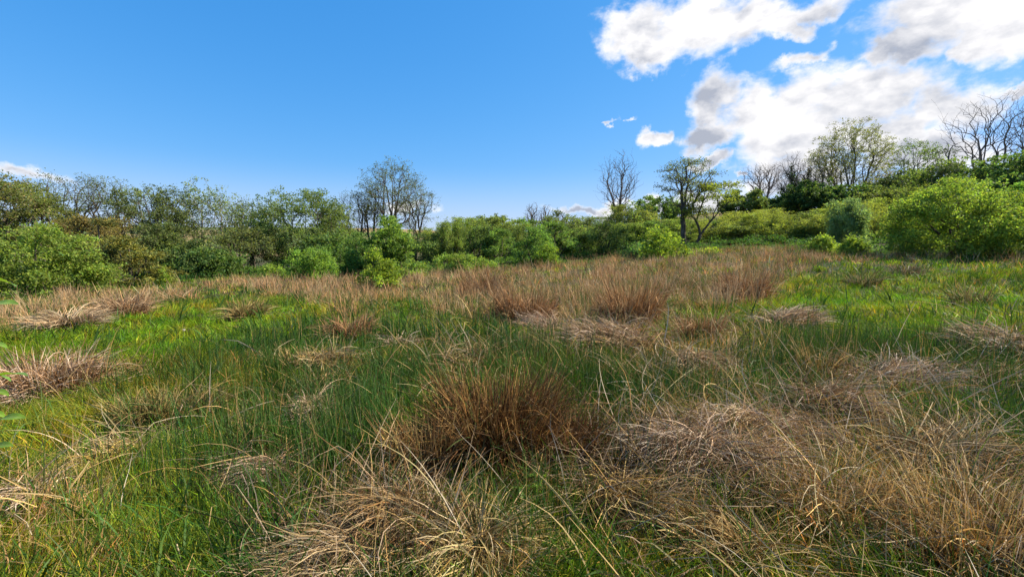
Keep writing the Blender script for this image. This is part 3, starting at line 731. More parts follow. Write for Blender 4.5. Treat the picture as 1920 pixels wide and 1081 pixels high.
S_MAT = spots([(1350, 880, 200, 90, 1.1), (1600, 960, 260, 90, 1.2), (1820, 1020, 160, 80, 1.1), (1700, 830, 170, 50, .9), (1150, 970, 140, 70, .9), (900, 1000, 150, 40, .6), (680, 990, 120, 70, .8), (620, 1060, 130, 40, .9), (1500, 760, 200, 30, .8), (1080, 900, 60, 30, .5),
               (600, 720, 60, 30, .7), (600, 820, 60, 30, .6), (1300, 720, 120, 30, .7), (1450, 660, 120, 24, .6), (80, 740, 90, 36, .8), (60, 950, 90, 30, .6), (320, 790, 90, 26, .5), (880, 700, 120, 24, .5), (1120, 660, 140, 24, .7), (1750, 740, 150, 26, .6), (1880, 680, 90, 20, .6), (500, 910, 70, 30, .5), (200, 870, 90, 24, .35), (1400, 1060, 150, 40, .7)])

azs = lambda px: (px - CX) / F
_near = [(-300, 640), (0, 632), (150, 606), (300, 574), (420, 552), (560, 566), (640, 606), (720, 582), (820, 590), (950, 612), (1180, 648), (1260, 600), (1420, 580), (1520, 510), (1640, 498), (1900, 500), (2200, 500)]
_nx = np.array([azs(p) for p, _ in _near]); _ny = np.array([ground_px(p, q)[1] for p, q in _near])
_far = [(-300, 13), (0, 14.5), (200, 17), (300, 20), (450, 25), (650, 25), (800, 26.5), (1000, 29), (1200, 29.5), (1380, 32), (1500, 31), (1600, 26), (1640, 22), (1900, 21), (2200, 21)]
_fx = np.array([azs(p) for p, _ in _far]); _fy = np.array([q for _, q in _far], float)


def belt(x, y):
    a = x / np.maximum(y, .5); n = np.interp(a, _nx, _ny); f = np.interp(a, _fx, _fy)
    b = sm(n - .8, n + 1.0, y) * sm(f + 1.2, f - .3, y)
    return b * (1 - .93 * sm(azs(1480), azs(1580), a) * sm(21, 14, y)) * (1 - .55 * sm(azs(1560), azs(1700), a))


def meadow_end(x, y): return np.interp(x / np.maximum(y, .5), _fx, _fy)


def scatter(rng, n, y0, y1, pw, side=1.32):
    """random spots on the meadow, denser towards the viewer: density ~ y^-pw"""
    q = rng.uniform(0, 1, n); e = 2 - pw
    y = (y0 ** e + q * (y1 ** e - y0 ** e)) ** (1 / e) if abs(e) > 1e-3 else y0 * (y1 / y0) ** q
    x = rng.uniform(-1, 1, n) * (side * y + .9)
    return x, y


rng = np.random.default_rng(42)
ZEN = np.zeros


def tuft_collection():
    """small tufts of blades one unit tall: near, middle and far widths, five shapes of each in two habits"""
    col = bpy.data.collections.new('grass_tufts'); r = np.random.default_rng(77)
    for lod, (nb, nseg, wr, sp) in enumerate(((15, 3, .020, .24), (13, 2, .042, .36), (11, 2, .085, .6))):
        for v in range(10):
            lawn = v >= 5; n = nb + (5 if lawn else 0)
            root = np.stack([r.normal(0, sp, n), r.normal(0, sp, n), np.full(n, -.05)], -1)
            az = np.where(r.uniform(0, 1, n) < .65, r.normal(0, .8, n), r.uniform(0, 6.28, n))
            th0 = np.abs(r.normal(.15, .25, n)); th1 = th0 + np.abs(r.normal(1.0 if lawn else .7, .5, n))
            w = wr * r.uniform(.5, 1.5, n) * np.where(r.uniform(0, 1, n) < .12, 2.0, 1.0)
            c = jit(r, n, (1, 1, 1), .22, .10) if False else np.clip(np.exp(r.normal(0, .22, n))[:, None] * (1 + r.normal(0, .1, n)[:, None] * np.array([[1, 0, -1]])), .4, 1.9)
            dry = r.uniform(0, 1, n) < .08; c[dry] = c[dry] * np.array([1.45, 1.2, 1.4])
            V, Fq, C, _ = blades(r, root, az, th0, th1, r.uniform(.5, 1.4, n), w, nseg, c * np.array([1.1, .92, 1.0]), c, clamp=False)
            o = bpy.data.objects.new(f'tuft_{lod}_{v}', new_mesh('tuft', V, [Fq], C)); o.data.materials.append(M_TUFT); col.objects.link(o)
    return col


def tuft_material():
    m = leaf_mat('grass_tuft', .35, .55, .2, (1.2, 1.15, .6)); nt = m.node_tree
    at = next(n for n in nt.nodes if n.type == 'ATTRIBUTE')
    ti = nt.nodes.new('ShaderNodeAttribute'); ti.attribute_type = 'INSTANCER'; ti.attribute_name = 'tint'
    users = [l.to_socket for l in at.outputs['Color'].links]
    mc = mixc(nt, 1.0, at.outputs['Color'], ti.outputs['Color'], 'MULTIPLY')
    for u in users: nt.links.new(mc, u)
    return m


M_TUFT = tuft_material()


def grass_layer():
    P, ROT, SCL, IDX, TINT = [], [], [], [], []
    for lod, (y0, y1, m) in enumerate(((1.3, 7, 25000), (7, 15, 16000), (15, 38, 10000))):
        x, y = scatter(rng, m, y0, y1, 1.15)
        gap = vnoise(x * 2.6, y * 2.6, 17) * .7 + vnoise(x * 6, y * 6, 18) * .3
        k = (y < meadow_end(x, y) + 5) & clear_of_tussocks(x, y, .75) & (rng.uniform(0, 1, m) < .30 + 1.7 * (gap - .18)); x, y = x[k], y[k]; m = len(x)
        lush, pale, rush, ol, bl = field(S_LUSH, x, y), field(S_PALE, x, y), field(S_RUSH, x, y), field(S_OLIVE, x, y), belt(x, y)
        nz = vnoise(x * 1.1, y * 1.1, 11) - .5; nz2 = vnoise(x * 3, y * 3, 12) - .5
        g = np.stack([.45 + 1.7 * lush, .30 + 1.5 * ol + .7 * nz, .14 + 1.2 * rush + .5 * nz2 + .4 * bl, .06 + 1.4 * pale + .45 * bl - .5 * lush], -1); g = np.maximum(g, .01)
        cum = np.cumsum(g / g.sum(1)[:, None], 1); kind = (rng.uniform(0, 1, m)[:, None] > cum).sum(1).clip(0, 3)
        base = np.array([(.16, .285, .009), (.205, .22, .018), (.045, .105, .014), (.38, .27, .11)])[kind]
        base = base * (1 + .6 * nz)[:, None] * np.exp(rng.normal(0, .16, m))[:, None]; base[:, 0] *= 1 + .8 * nz2
        h = np.array([.135, .15, .23, .17])[kind] * rng.uniform(.6, 1.5, m)
        lawn = (kind < 2) & (rng.uniform(0, 1, m) < .75)
        P.append(np.stack([x, y, hgt(x, y)], -1)); IDX.append(lod * 10 + lawn * 5 + rng.integers(0, 5, m))
        ROT.append(np.stack([rng.normal(0, .14, m), rng.normal(0, .14, m), vnoise(x * .6, y * .6, 13) * 9 + rng.normal(0, 1.0, m)], -1))
        SCL.append(np.stack([h * rng.uniform(.8, 1.3, m)] * 2 + [h], -1)); TINT.append(base)
    P = np.concatenate(P); n = len(P)
    me = bpy.data.meshes.new('meadow_grass'); me.vertices.add(n); me.vertices.foreach_set('co', P.astype(np.float32).ravel())
    for nm, arr in (('rot', ROT), ('scl', SCL)):
        a = me.attributes.new(nm, 'FLOAT_VECTOR', 'POINT'); a.data.foreach_set('vector', np.concatenate(arr).astype(np.float32).ravel())
    a = me.attributes.new('idx', 'INT', 'POINT'); a.data.foreach_set('value', np.concatenate(IDX).astype(np.int32))
    t4 = np.ones((n, 4), np.float32); t4[:, :3] = np.concatenate(TINT).clip(.004, .8)
    a = me.attributes.new('tint', 'FLOAT_COLOR', 'POINT'); a.data.foreach_set('color', t4.ravel()); me.update()
    o = link('meadow_grass', me); tag(o, 'short green and yellowing grass covering the whole meadow', 'grass', kind='stuff')
    ng = bpy.data.node_groups.new('grass_scatter', 'GeometryNodeTree')
    ng.interface.new_socket('Geometry', in_out='INPUT', socket_type='NodeSocketGeometry'); ng.interface.new_socket('Geometry', in_out='OUTPUT', socket_type='NodeSocketGeometry')
    N = ng.nodes.new; gi, go, mp, ip, ci = N('NodeGroupInput'), N('NodeGroupOutput'), N('GeometryNodeMeshToPoints'), N('GeometryNodeInstanceOnPoints'), N('GeometryNodeCollectionInfo')
    ci.inputs['Collection'].default_value = tuft_collection(); ci.inputs['Separate Children'].default_value = True; ci.inputs['Reset Children'].default_value = True
    def attr(nm, tp):
        q = N('GeometryNodeInputNamedAttribute'); q.data_type = tp; q.inputs[0].default_value = nm; return q.outputs[0]
    L = ng.links.new; L(gi.outputs[0], mp.inputs[0]); L(mp.outputs[0], ip.inputs['Points']); L(ci.outputs[0], ip.inputs['Instance']); ip.inputs['Pick Instance'].default_value = True
    L(attr('idx', 'INT'), ip.inputs['Instance Index']); L(attr('rot', 'FLOAT_VECTOR'), ip.inputs['Rotation']); L(attr('scl', 'FLOAT_VECTOR'), ip.inputs['Scale'])
    L(ip.outputs[0], go.inputs[0])
    o.modifiers.new('scatter', 'NODES').node_group = ng


def rush_layer():
    acc, heads = Acc(), Acc()
    for (y0, y1, m, nseg, per) in ((1.5, 6, 4300, 4, 9), (6, 13, 3600, 3, 9), (13, 30, 2600, 2, 8)):
        x, y = scatter(rng, m, y0, y1, 1.0)
        r = field(S_RUSH, x, y) * 1.1 + .06 * sm(-3, 0, x) - .9 * field(S_LUSH, x, y) + .35 * belt(x, y) * (vnoise(x * .5, y * .5, 15) > .55)
        r = r * (.15 + 1.7 * vnoise(x * 1.6, y * 1.6, 14) ** 1.4) + .22 * sm(9, 16, y) * sm(5, 9, x)
        k = (rng.uniform(0, 1, m) < r) & (y < meadow_end(x, y) + 1) & clear_of_tussocks(x, y, .9, True); x, y = x[k], y[k]; m2 = len(x)
        i = np.repeat(np.arange(m2), per); n = len(i); sc = 1 + y[i] / 12
        rx, ry = x[i] + rng.normal(0, .06, n) * sc, y[i] + rng.normal(0, .06, n) * sc
        root = np.stack([rx, ry, hgt(rx, ry) - .01], -1)
        th0 = np.abs(rng.normal(.04, .11, n)); th1 = th0 + np.abs(rng.normal(.12, .16, n))
        L = .46 * rng.uniform(.5, 1.3, n) * (.55 + .8 * vnoise(x * 1.2, y * 1.2, 16))[i]; w = .0036 * (np.maximum(y[i], 2.4) / 2.4) ** .6 * rng.uniform(.8, 1.3, n)
        dead = rng.uniform(0, 1, n) < .10
        c = jit(rng, n, (.036, .082, .016), .28, .15); c[dead] = jit(rng, int(dead.sum()), (.27, .20, .09))
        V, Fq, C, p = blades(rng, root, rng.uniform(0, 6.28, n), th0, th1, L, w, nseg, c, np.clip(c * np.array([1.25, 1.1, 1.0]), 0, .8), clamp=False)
        acc.add(V, Fq, C)
        if y0 < 7:
            s = rng.choice(n, n // 30, replace=False); q = p[s, -1] * .82 + p[s, -2] * .18
            hp = np.repeat(q, 3, 0) + rng.normal(0, .008, (len(s) * 3, 3)); heads.add(*leaf_quads(rng, hp, .013, (.17, .11, .05), 0, .7))
    o = link('green_rushes', acc.mesh('green_rushes'), M_RUSH); tag(o, 'dark green upright rush stems growing through the meadow', 'rushes', kind='stuff')
    h = link('seed_heads', heads.mesh('seed_heads'), M_STRAW, o); tag(h, kind='stuff')


def brown_layer():
    acc = Acc()
    for (y0, y1, m, nseg, per, wd) in ((6.5, 14, 3000, 3, 20, .0065), (14, 34, 6200, 2, 18, .011)):
        x, y = scatter(rng, m, y0, y1, .6)
        b = belt(x, y) * (.25 + 1.5 * (vnoise(x * .55, y * .55, 21) ** 1.2)) * (vnoise(x * .35, y * .45, 22) > .33)
        k = rng.uniform(0, 1, m) < b; x, y = x[k], y[k]; m2 = len(x)
        ch = rng.uniform(.30, .72, m2) * (.65 + .6 * vnoise(x * .5, y * .5, 23)); cc = jit(rng, m2, (.33, .20, .10), .2, .08) * (.75 + .55 * vnoise(x * .6, y * .6, 24))[:, None]
        lt = rng.uniform(0, 1, m2) < .3; cc[lt] = jit(rng, int(lt.sum()), (.46, .33, .19), .12, .05)
        i = np.repeat(np.arange(m2), per); n = len(i)
        rd = np.abs(rng.normal(0, .16, n)); aa = rng.uniform(0, 6.28, n); rx, ry = x[i] + rd * np.cos(aa), y[i] + rd * np.sin(aa)
        root = np.stack([rx, ry, hgt(rx, ry) - .01], -1)
        lodge = (vnoise(x * .8, y * .8, 25) > .68)[i] * rng.uniform(.2, 1.1, n); th0 = rd * .9 + np.abs(rng.normal(0, .14, n)) + lodge; th1 = th0 + np.abs(rng.normal(.15, .3, n))
        kt = rng.uniform(.35, 1.6, n); ka = rng.uniform(.4, 1.6, n)
        L = ch[i] * rng.uniform(.55, 1.2, n); w = wd * rng.uniform(.6, 1.4, n)
        c = jit(rng, n, cc[i], .2, .06)
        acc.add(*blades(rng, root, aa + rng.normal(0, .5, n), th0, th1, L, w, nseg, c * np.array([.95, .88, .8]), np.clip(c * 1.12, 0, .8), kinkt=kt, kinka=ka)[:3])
    o = link('brown_rushes', acc.mesh('brown_rushes'), M_STRAW)
    tag(o, 'wide belt of dead brown rushes across the back of the meadow', 'rushes', kind='stuff')


def mat_layer():
    """tangled dead stems lying over each other between the tussocks"""
    acc = Acc(); m = 120000; x, y = scatter(rng, m, 1.5, 11, 1.0)
    lump = vnoise(x * 2.2, y * 2.2, 41); p = field(S_MAT, x, y) * (.15 + 1.5 * lump ** 1.5)
    k = rng.uniform(0, 1, m) < p; x, y = x[k], y[k]; lump = lump[k]; n = len(x)
    root = np.stack([x, y, hgt(x, y) + rng.uniform(0, .30, n) * lump], -1)
    flow = vnoise(x * .9, y * .9, 42) * 10; az = np.where(rng.uniform(0, 1, n) < .62, flow + rng.normal(0, .55, n), rng.uniform(0, 6.28, n))
    th0 = rng.uniform(.35, 1.45, n); th1 = th0 + rng.uniform(.1, 1.1, n)
    pal = np.array([(.27, .17, .06), (.155, .09, .036), (.33, .23, .11), (.34, .25, .165), (.075, .046, .022)]); tone = vnoise(x * 1.7, y * 1.7, 43)
    pick = np.clip((tone * 5 + rng.normal(0, 1.1, n)).astype(int), 0, 4); c = jit(rng, n, pal[pick], .2, .07)
    acc.add(*blades(rng, root, az, th0, th1, rng.uniform(.18, .62, n), .0046 * (np.maximum(y, 2.5) / 2.5) ** .55 * rng.uniform(.5, 1.4, n), 4, c * np.array([.95, .9, .85]), c, kinkt=rng.uniform(.25, 1.5, n), kinka=rng.uniform(-.7, 1.2, n), azw=rng.normal(0, .5, n))[:3])
    o = link('dead_rush_mat', acc.mesh('dead_rush_mat'), M_STRAW)
    tag(o, 'tangled mat of flattened golden and brown dead rush stems between the tussocks', 'rushes', kind='stuff')


def straw_layer():
    acc = Acc(); m = 6500
    x, y = scatter(rng, m, 1.4, 9, 1.2)
    p = .16 + .9 * field(S_PALE, x, y) + .35 * sm(.2, 1.2, x) * sm(5, 3, y) - .5 * field(S_LUSH, x, y) - .2 * sm(-.5, -2.5, x)
    k = rng.uniform(0, 1, m) < p; x, y = x[k], y[k]; n = len(x)
    root = np.stack([x, y, hgt(x, y) + rng.uniform(0, .22, n)], -1)
    az = np.where(rng.uniform(0, 1, n) < .5, rng.normal(2.6, .6, n), rng.uniform(0, 6.28, n)); th0 = rng.uniform(.3, 1.5, n); th1 = th0 + rng.uniform(0, .9, n)
    c = jit(rng, n, (.40, .29, .12), .22, .08); g = rng.uniform(0, 1, n) < .35; c[g] = jit(rng, int(g.sum()), (.45, .36, .25), .18, .05)
    acc.add(*blades(rng, root, az, th0, th1, rng.uniform(.2, .75, n), .0042 * (np.maximum(y, 2.5) / 2.5) ** .5 * rng.uniform(.6, 1.3, n) * np.where(rng.uniform(0, 1, n) < .2, 1.7, 1), 6, c, c, azw=rng.normal(0, .8, n), kinkt=rng.uniform(.3, 1.8, n), kinka=rng.uniform(-.6, 1.3, n))[:3])
    o = link('fallen_straw', acc.mesh('fallen_straw'), M_STRAW)
    tag(o, 'loose dry straw stems lying criss-cross over the near grass', 'straw', kind='stuff')


TPOS = []


def clear_of_tussocks(x, y, p, wide=False):
    """thin the growth where a tussock smothers it (tall rushes also just before it)"""
    f = np.zeros_like(x)
    for cx, cy, w in TPOS:
        e = .07 * cy if wide else 0
        f = np.maximum(f, sm(.62, .38, np.hypot((x - cx) / w, (y - cy + e) / (w * .9 + 1.4 * e))))
    return rng.uniform(0, 1, len(x)) > f * p


# ------------------------------------------------------------------ tussocks that can be told apart
TAN, PINK, GOLD, BROWN, GREY = (.40, .30, .17), (.42, .31, .22), (.40, .28, .10), (.20, .115, .055), (.36, .29, .21)


def tussock(style, px, py, wid, ht, label, col, n=700, seed=1, dirn=None, green=.0, col2=None, wscale=1.0, group=None):
    """style: 'stand' upright dead rush, 'droop' combed-over thatch; px,py is where it stands; sizes in metres"""
    r = np.random.default_rng(1000 + seed); x, y = ground_px(px, py); z = float(hgt(x, y))
    o = empty('rush_tussock', (x, y, z), label, 'tussock', group)
    TPOS.append((x, y, wid)); dist = math.hypot(x, y); w0 = .0054 * (max(dist, 2.6) / 2.6) ** .55 * wscale
    loc = np.array([x, y, z])

    def part(nm, nn, standing, colr, heads=False, green=green):
        rd = np.sqrt(r.uniform(0, 1, nn)) * wid * .5 * (.85 if standing else .85); aa = r.uniform(0, 6.28, nn)
        rx, ry = x + rd * np.cos(aa), y + rd * np.sin(aa) * .8
        mound = (1 - (rd / (wid * .5)) ** 2) * ht * (.10 if standing else .60)
        root = np.stack([rx, ry, hgt(rx, ry) - .02 + mound * r.uniform(.2, 1, nn)], -1)
        if standing:
            th0 = rd / (wid * .5) * .30 + np.abs(r.normal(0, .13, nn)) + (r.uniform(0, 1, nn) < .07) * r.uniform(.2, 1.1, nn); th1 = th0 + np.abs(r.normal(.2, .38, nn)); az = aa + r.normal(0, .8, nn)
            L = ht * r.uniform(.40, 1.15, nn) * (.55 + .85 * vnoise(rx * 5, ry * 5, seed)); kt = r.uniform(.45, 2.0, nn); ka = r.uniform(.2, 1.9, nn)
        else:
            th0 = r.uniform(.5, 1.35, nn); th1 = r.uniform(1.35, 2.3, nn)
            az = aa + r.normal(0, .35, nn) if dirn is None else np.where(r.uniform(0, 1, nn) < .7, dirn + (vnoise(rx * 4, ry * 4, seed) - .5) * 2.6 + r.normal(0, .4, nn), r.uniform(0, 6.28, nn))
            L = np.minimum(wid, .75) * r.uniform(.3, .85, nn); kt = r.uniform(.3, 2, nn); ka = r.uniform(-.8, .8, nn)
        c = jit(r, nn, colr, .30, .08); dk = r.uniform(0, 1, nn) < .22; c[dk] *= np.array([.45, .38, .32])      # random stems coloured darker, for stronger contrast among the pale
        if col2 is not None: s = r.uniform(0, 1, nn) < .35; c[s] = jit(r, int(s.sum()), col2, .2, .07)
        if green: s = r.uniform(0, 1, nn) < green; c[s] = jit(r, int(s.sum()), (.06, .105, .024), .2)
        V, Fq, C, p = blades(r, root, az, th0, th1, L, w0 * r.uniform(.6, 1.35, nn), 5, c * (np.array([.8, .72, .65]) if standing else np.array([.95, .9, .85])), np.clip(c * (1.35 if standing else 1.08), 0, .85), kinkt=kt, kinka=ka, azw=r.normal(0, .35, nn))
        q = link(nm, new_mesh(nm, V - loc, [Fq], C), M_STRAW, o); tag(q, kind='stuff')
        if heads:
            s = r.choice(nn, nn // 12, replace=False); e = p[s, -1] * .6 + p[s, -2] * .4
            hp = np.repeat(e, 4, 0) + r.normal(0, .007, (len(s) * 4, 3)); V, Fq, C = leaf_quads(r, hp, .013 * max(1, dist / 5), (.20, .12, .05), 0, .7)
            tag(link('seed_heads', new_mesh('seed_heads', V - loc, [Fq], C), M_STRAW, o), kind='stuff')
    if style == 'stand':
        part('stems', n, True, col, heads=dist < 8); part('thatch', n // 3, False, np.array(col) * 1.15)
    else:
        part('thatch', int(n * 1.25), False, np.array(col) * .95); part('stems', max(40, n // 8), True, np.array(col) * .9, green=max(green, .5))
    return o


tussock('stand', 930, 862, .82, .60, 'big dark brown rush tussock at the centre of the foreground', (.075, .037, .014), 3600, 1, col2=(.24, .135, .045), green=.05)
tussock('stand', 800, 885, .46, .52, 'brown rush clump joined to the left side of the big central tussock', (.17, .095, .038), 800, 2, col2=GOLD)
tussock('stand', 1062, 882, .42, .46, 'reddish-brown rush clump joined to the right side of the big central tussock', (.125, .066, .027), 700, 3)
tussock('droop', 740, 1000, .62, .34, 'golden collapsed tussock left of centre in the near foreground', (.29, .185, .08), 1000, 4, dirn=4.4, col2=(.33, .24, .14))
tussock('droop', 650, 1070, .60, .26, 'pale combed straw heap at the bottom edge left of centre', (.32, .23, .12), 900, 5, dirn=3.6, col2=(.34, .26, .17))
tussock('droop', 900, 1050, .46, .28, 'pale yellow grass tuft at the bottom edge below the big central tussock', (.42, .32, .13), 1000, 6, col2=TAN)
tussock('droop', 1160, 960, .58, .34, 'golden arching tussock right of centre at the front', GOLD, 900, 7, dirn=-.8, col2=TAN)
tussock('droop', 1300, 880, .80, .34, 'wide pinkish thatch heap right of the big central tussock', PINK, 2000, 8, dirn=4.6, col2=GREY)
tussock('droop', 1420, 830, .66, .34, 'pale pinkish thatch hanging forward below the right-hand tussock row', PINK, 1600, 9, dirn=4.5, col2=TAN)
tussock('droop', 1550, 790, .60, .46, 'brown-topped drooping tussock in the right-hand foreground', (.34, .24, .13), 1300, 10, dirn=-.9, col2=PINK)
tussock('droop', 1680, 740, .85, .34, 'long flattened thatch tussock combed to the right', GREY, 1500, 11, dirn=.1, col2=PINK)
tussock('droop', 1760, 890, .75, .28, 'golden-brown flattened tussock low in the right foreground', (.30, .21, .09), 1100, 12, dirn=.4, col2=TAN, green=.08)
tussock('stand', 1560, 980, .75, .34, 'tangled golden rush clump at the bottom right', (.32, .215, .08), 1300, 13, col2=TAN, green=.08)
tussock('stand', 1820, 1050, .80, .40, 'tangled golden rush clump in the bottom right corner', (.33, .22, .075), 1400, 14, col2=TAN, green=.08)
tussock('droop', 1380, 1060, .60, .24, 'low golden straw clump on the bottom edge right of centre', (.36, .25, .10), 800, 15, dirn=2.6, green=.1)
tussock('droop', 1880, 665, 1.0, .36, 'flattened pale tussock at the right edge of the photo', GREY, 1100, 16, dirn=3.4, col2=TAN)
tussock('droop', 1900, 730, .60, .24, 'small pale thatch at the right edge below the flattened pale tussock', GREY, 600, 17, dirn=3.2)
tussock('droop', 1475, 618, .85, .40, 'pale straw mop tussock on the right beside the green grass', (.44, .32, .20), 1100, 18, dirn=.2)
tussock('droop', 1300, 700, .62, .34, 'pale forward-drooping tussock right of centre, middle distance', PINK, 900, 19, dirn=5.2, col2=TAN)
tussock('stand', 1310, 640, .70, .50, 'brown rush clump above the pale forward-drooping tussock', (.27, .17, .085), 700, 20)
tussock('droop', 1150, 655, 1.3, .50, 'broad brown collapsed tussock right of the photo centre', (.34, .235, .13), 1500, 21, dirn=3.5, col2=PINK)
tussock('stand', 1180, 610, 1.1, .85, 'tall brown rush stand behind the broad collapsed tussock', (.27, .165, .08), 1100, 22)
tussock('stand', 985, 605, 1.2, .75, 'brown rush stand with dark base near the photo centre', (.25, .15, .075), 1200, 23)
tussock('droop', 1030, 622, .8, .30, 'pale thatch spilling from the rush stand near the photo centre', PINK, 700, 24, dirn=3.4)
tussock('droop', 607, 698, .55, .42, 'straw-topped tussock leaning right, left of centre', TAN, 900, 25, dirn=-.5, col2=GOLD)
tussock('droop', 745, 655, .45, .28, 'small pale thatch tuft left of centre among green rushes', PINK, 420, 26)
tussock('stand', 885, 700, .65, .36, 'thin light-brown rush clump directly behind the big central tussock', (.30, .20, .095), 520, 27, green=.2)
tussock('droop', 595, 790, .48, .34, 'pinkish thatch tussock left of centre in the foreground', PINK, 700, 28, dirn=5.0, col2=TAN)
tussock('stand', 655, 640, .70, .50, 'reddish-brown rush clump left of centre, middle distance', (.27, .16, .08), 600, 29)
tussock('stand', 462, 600, .80, .46, 'olive-brown rush clump alone in the bright grass on the left', (.24, .18, .07), 700, 30, green=.2)
tussock('stand', 95, 745, .85, .52, 'dark brown rush clump near the left edge', (.24, .145, .07), 1300, 31, col2=PINK)
tussock('droop', 30, 765, .55, .28, 'pinkish broken thatch at the left edge below the dark clump', PINK, 700, 32, dirn=3.8)
tussock('stand', 350, 790, .60, .38, 'olive rush clump with dark gaps in the left foreground', (.20, .16, .055), 800, 33, green=.3)
tussock('stand', 265, 800, .45, .32, 'thin olive rush clump left of the olive clump with dark gaps', (.24, .18, .07), 450, 34, green=.3)
tussock('droop', 245, 848, .36, .16, 'small bleached straw arch over a dark hole on the left', (.44, .35, .18), 180, 35, dirn=3.4)
tussock('droop', 510, 905, .45, .26, 'pinkish thatch tuft among dark rushes, left foreground', PINK, 480, 36, dirn=4.0)
tussock('droop', 40, 955, .45, .20, 'flat pinkish-brown straw tuft low at the left edge', PINK, 520, 37, dirn=5.6)
tussock('droop', 190, 880, .34, .18, 'yellow withered grass tuft in the left foreground', (.36, .27, .07), 420, 38)
tussock('stand', 560, 700, .40, .46, 'thin golden rush clump left of the straw-topped tussock', (.34, .24, .10), 280, 39, green=.2)
tussock('stand', 230, 590, 1.1, .55, 'pale brown rush clump at the left end of the rush belt', (.33, .225, .13), 900, 40)
tussock('droop', 130, 615, .9, .36, 'pale fallen straw tussock at the near edge of the left rush belt', (.42, .31, .19), 900, 41)
tussock('stand', 900, 560, 1.2, .85, 'dark-hearted rush stand behind and left of the photo centre', (.23, .135, .065), 900, 42)
tussock('stand', 1390, 560, 1.3, .7, 'brown rush stand right of centre behind the pale straw mop', (.25, .15, .075), 900, 43)
tussock('stand', 1620, 535, .9, .42, 'greyish rush clump in front of the huge bright bush', (.27, .23, .11), 260, 44, green=.4)
tussock('stand', 1700, 520, .8, .45, 'faint grey rush clump under the middle of the huge bright bush', (.22, .17, .11), 450, 45, green=.3)
tussock('stand', 1820, 575, .7, .55, 'sparse tall grass clump on the right beyond the bright green patch', (.30, .24, .10), 160, 46, green=.35)
tussock('stand', 1535, 720, .34, .55, 'upright golden spray of rushes above the brown-topped drooping tussock', (.36, .25, .10), 160, 47)


grass_layer(); rush_layer(); brown_layer(); mat_layer(); straw_layer()

# ------------------------------------------------------------------ single dry stems
def tube_path(pts, r0, r1, k=6):
    P = np.array(pts, float); n = len(P); d = np.gradient(P, axis=0); d /= np.linalg.norm(d, axis=1)[:, None]
    u = np.cross(d, [0.3, .9, .2]); u /= np.linalg.norm(u, axis=1)[:, None]; v = np.cross(d, u); R = np.linspace(r0, r1, n)[:, None, None]
    an = np.arange(k) * 2 * math.pi / k
    V = P[:, None] + R * (u[:, None] * np.cos(an)[None, :, None] + v[:, None] * np.sin(an)[None, :, None]); V = V.reshape(-1, 3)
    i = np.arange(k); j = (i + 1) % k; o = np.arange(n - 1)[:, None] * k
    return V, np.stack([o + i, o + j, o + k + j, o + k + i], -1).reshape(-1, 4)


def bez(a, b, c, d, n=14):
    t = np.linspace(0, 1, n)[:, None]; a, b, c, d = map(np.array, (a, b, c, d))
    return (1 - t) ** 3 * a + 3 * t * (1 - t) ** 2 * b + 3 * t * t * (1 - t) * c + t ** 3 * d


def pt(px, py, Y): return np.array([ray(px, py)[0] * Y / ray(px, py)[1], Y, z_at(py, Y, px)])


def dry_stem(pxs, Y0, Y1, label, r=.0035, col=(.50, .41, .26)):
    ys = np.linspace(Y0, Y1, 4); c = [pt(a, b, q) for (a, b), q in zip(pxs, ys)]
    V, Fq = tube_path(bez(*c), r, r * .7); b = V.mean(0)
    base = np.array([c[0][0], c[0][1], c[0][2]])
    o = link('dry_stem', new_mesh('dry_stem', V - base, [Fq], jit(np.random.default_rng(1), len(V), col, .05, .02), True), M_STRAW, loc=base)
    tag(o, label, 'stem', 'single dry stems standing out of the grass')


dry_stem([(1640, 778), (1690, 774), (1725, 770), (1748, 752)], 3.9, 4.0, 'bleached curved rush stem sticking out right of the drooping tussock', .0045)
dry_stem([(1826, 980), (1828, 930), (1830, 860), (1832, 798)], 2.75, 2.75, 'straight upright bleached stem in the right foreground', .004)
dry_stem([(350, 1081), (346, 1065), (338, 1045), (331, 1019)], 2.1, 2.1, 'short pale broken stem at the bottom left', .005)
dry_stem([(890, 985), (889, 950), (891, 915), (892, 878)], 2.6, 2.6, 'broad upright straw blade below the big central tussock', .006, (.42, .31, .11))
dry_stem([(842, 1000), (880, 950), (925, 925), (965, 880)], 2.65, 2.8, 'pale straw slanting up right below the big central tussock', .003)
dry_stem([(925, 925), (970, 950), (990, 930), (1015, 905)], 2.8, 2.9, 'pale straw crossing the green leafy plant', .003)
dry_stem([(970, 1000), (1005, 975), (1020, 940), (1030, 905)], 2.55, 2.75, 'pale bent straw right of the green leafy plant', .003)
dry_stem([(630, 880), (680, 910), (730, 935), (800, 975)], 2.75, 2.6, 'long golden straw sloping down left of the big central tussock', .003, GOLD)
dry_stem([(460, 1010), (540, 965), (640, 930), (745, 890)], 2.4, 2.8, 'very long pale straw lying across the dark rushes on the left', .003)
dry_stem([(1110, 985), (1200, 955), (1300, 1000), (1330, 1060)], 2.5, 2.3, 'long golden straw arching over the bottom right of centre', .0035, GOLD)
dry_stem([(1500, 975), (1540, 880), (1580, 860), (1640, 885)], 2.5, 2.7, 'hooked pale straw in the tangled clump at bottom right', .0035)
dry_stem([(1680, 905), (1740, 868), (1800, 872), (1870, 870)], 2.8, 2.8, 'level pale straw in the right foreground', .0032)
dry_stem([(1770, 1020), (1775, 990), (1760, 965), (1735, 975)], 2.35, 2.4, 'tightly hooked dry stem near the bottom right corner', .004)


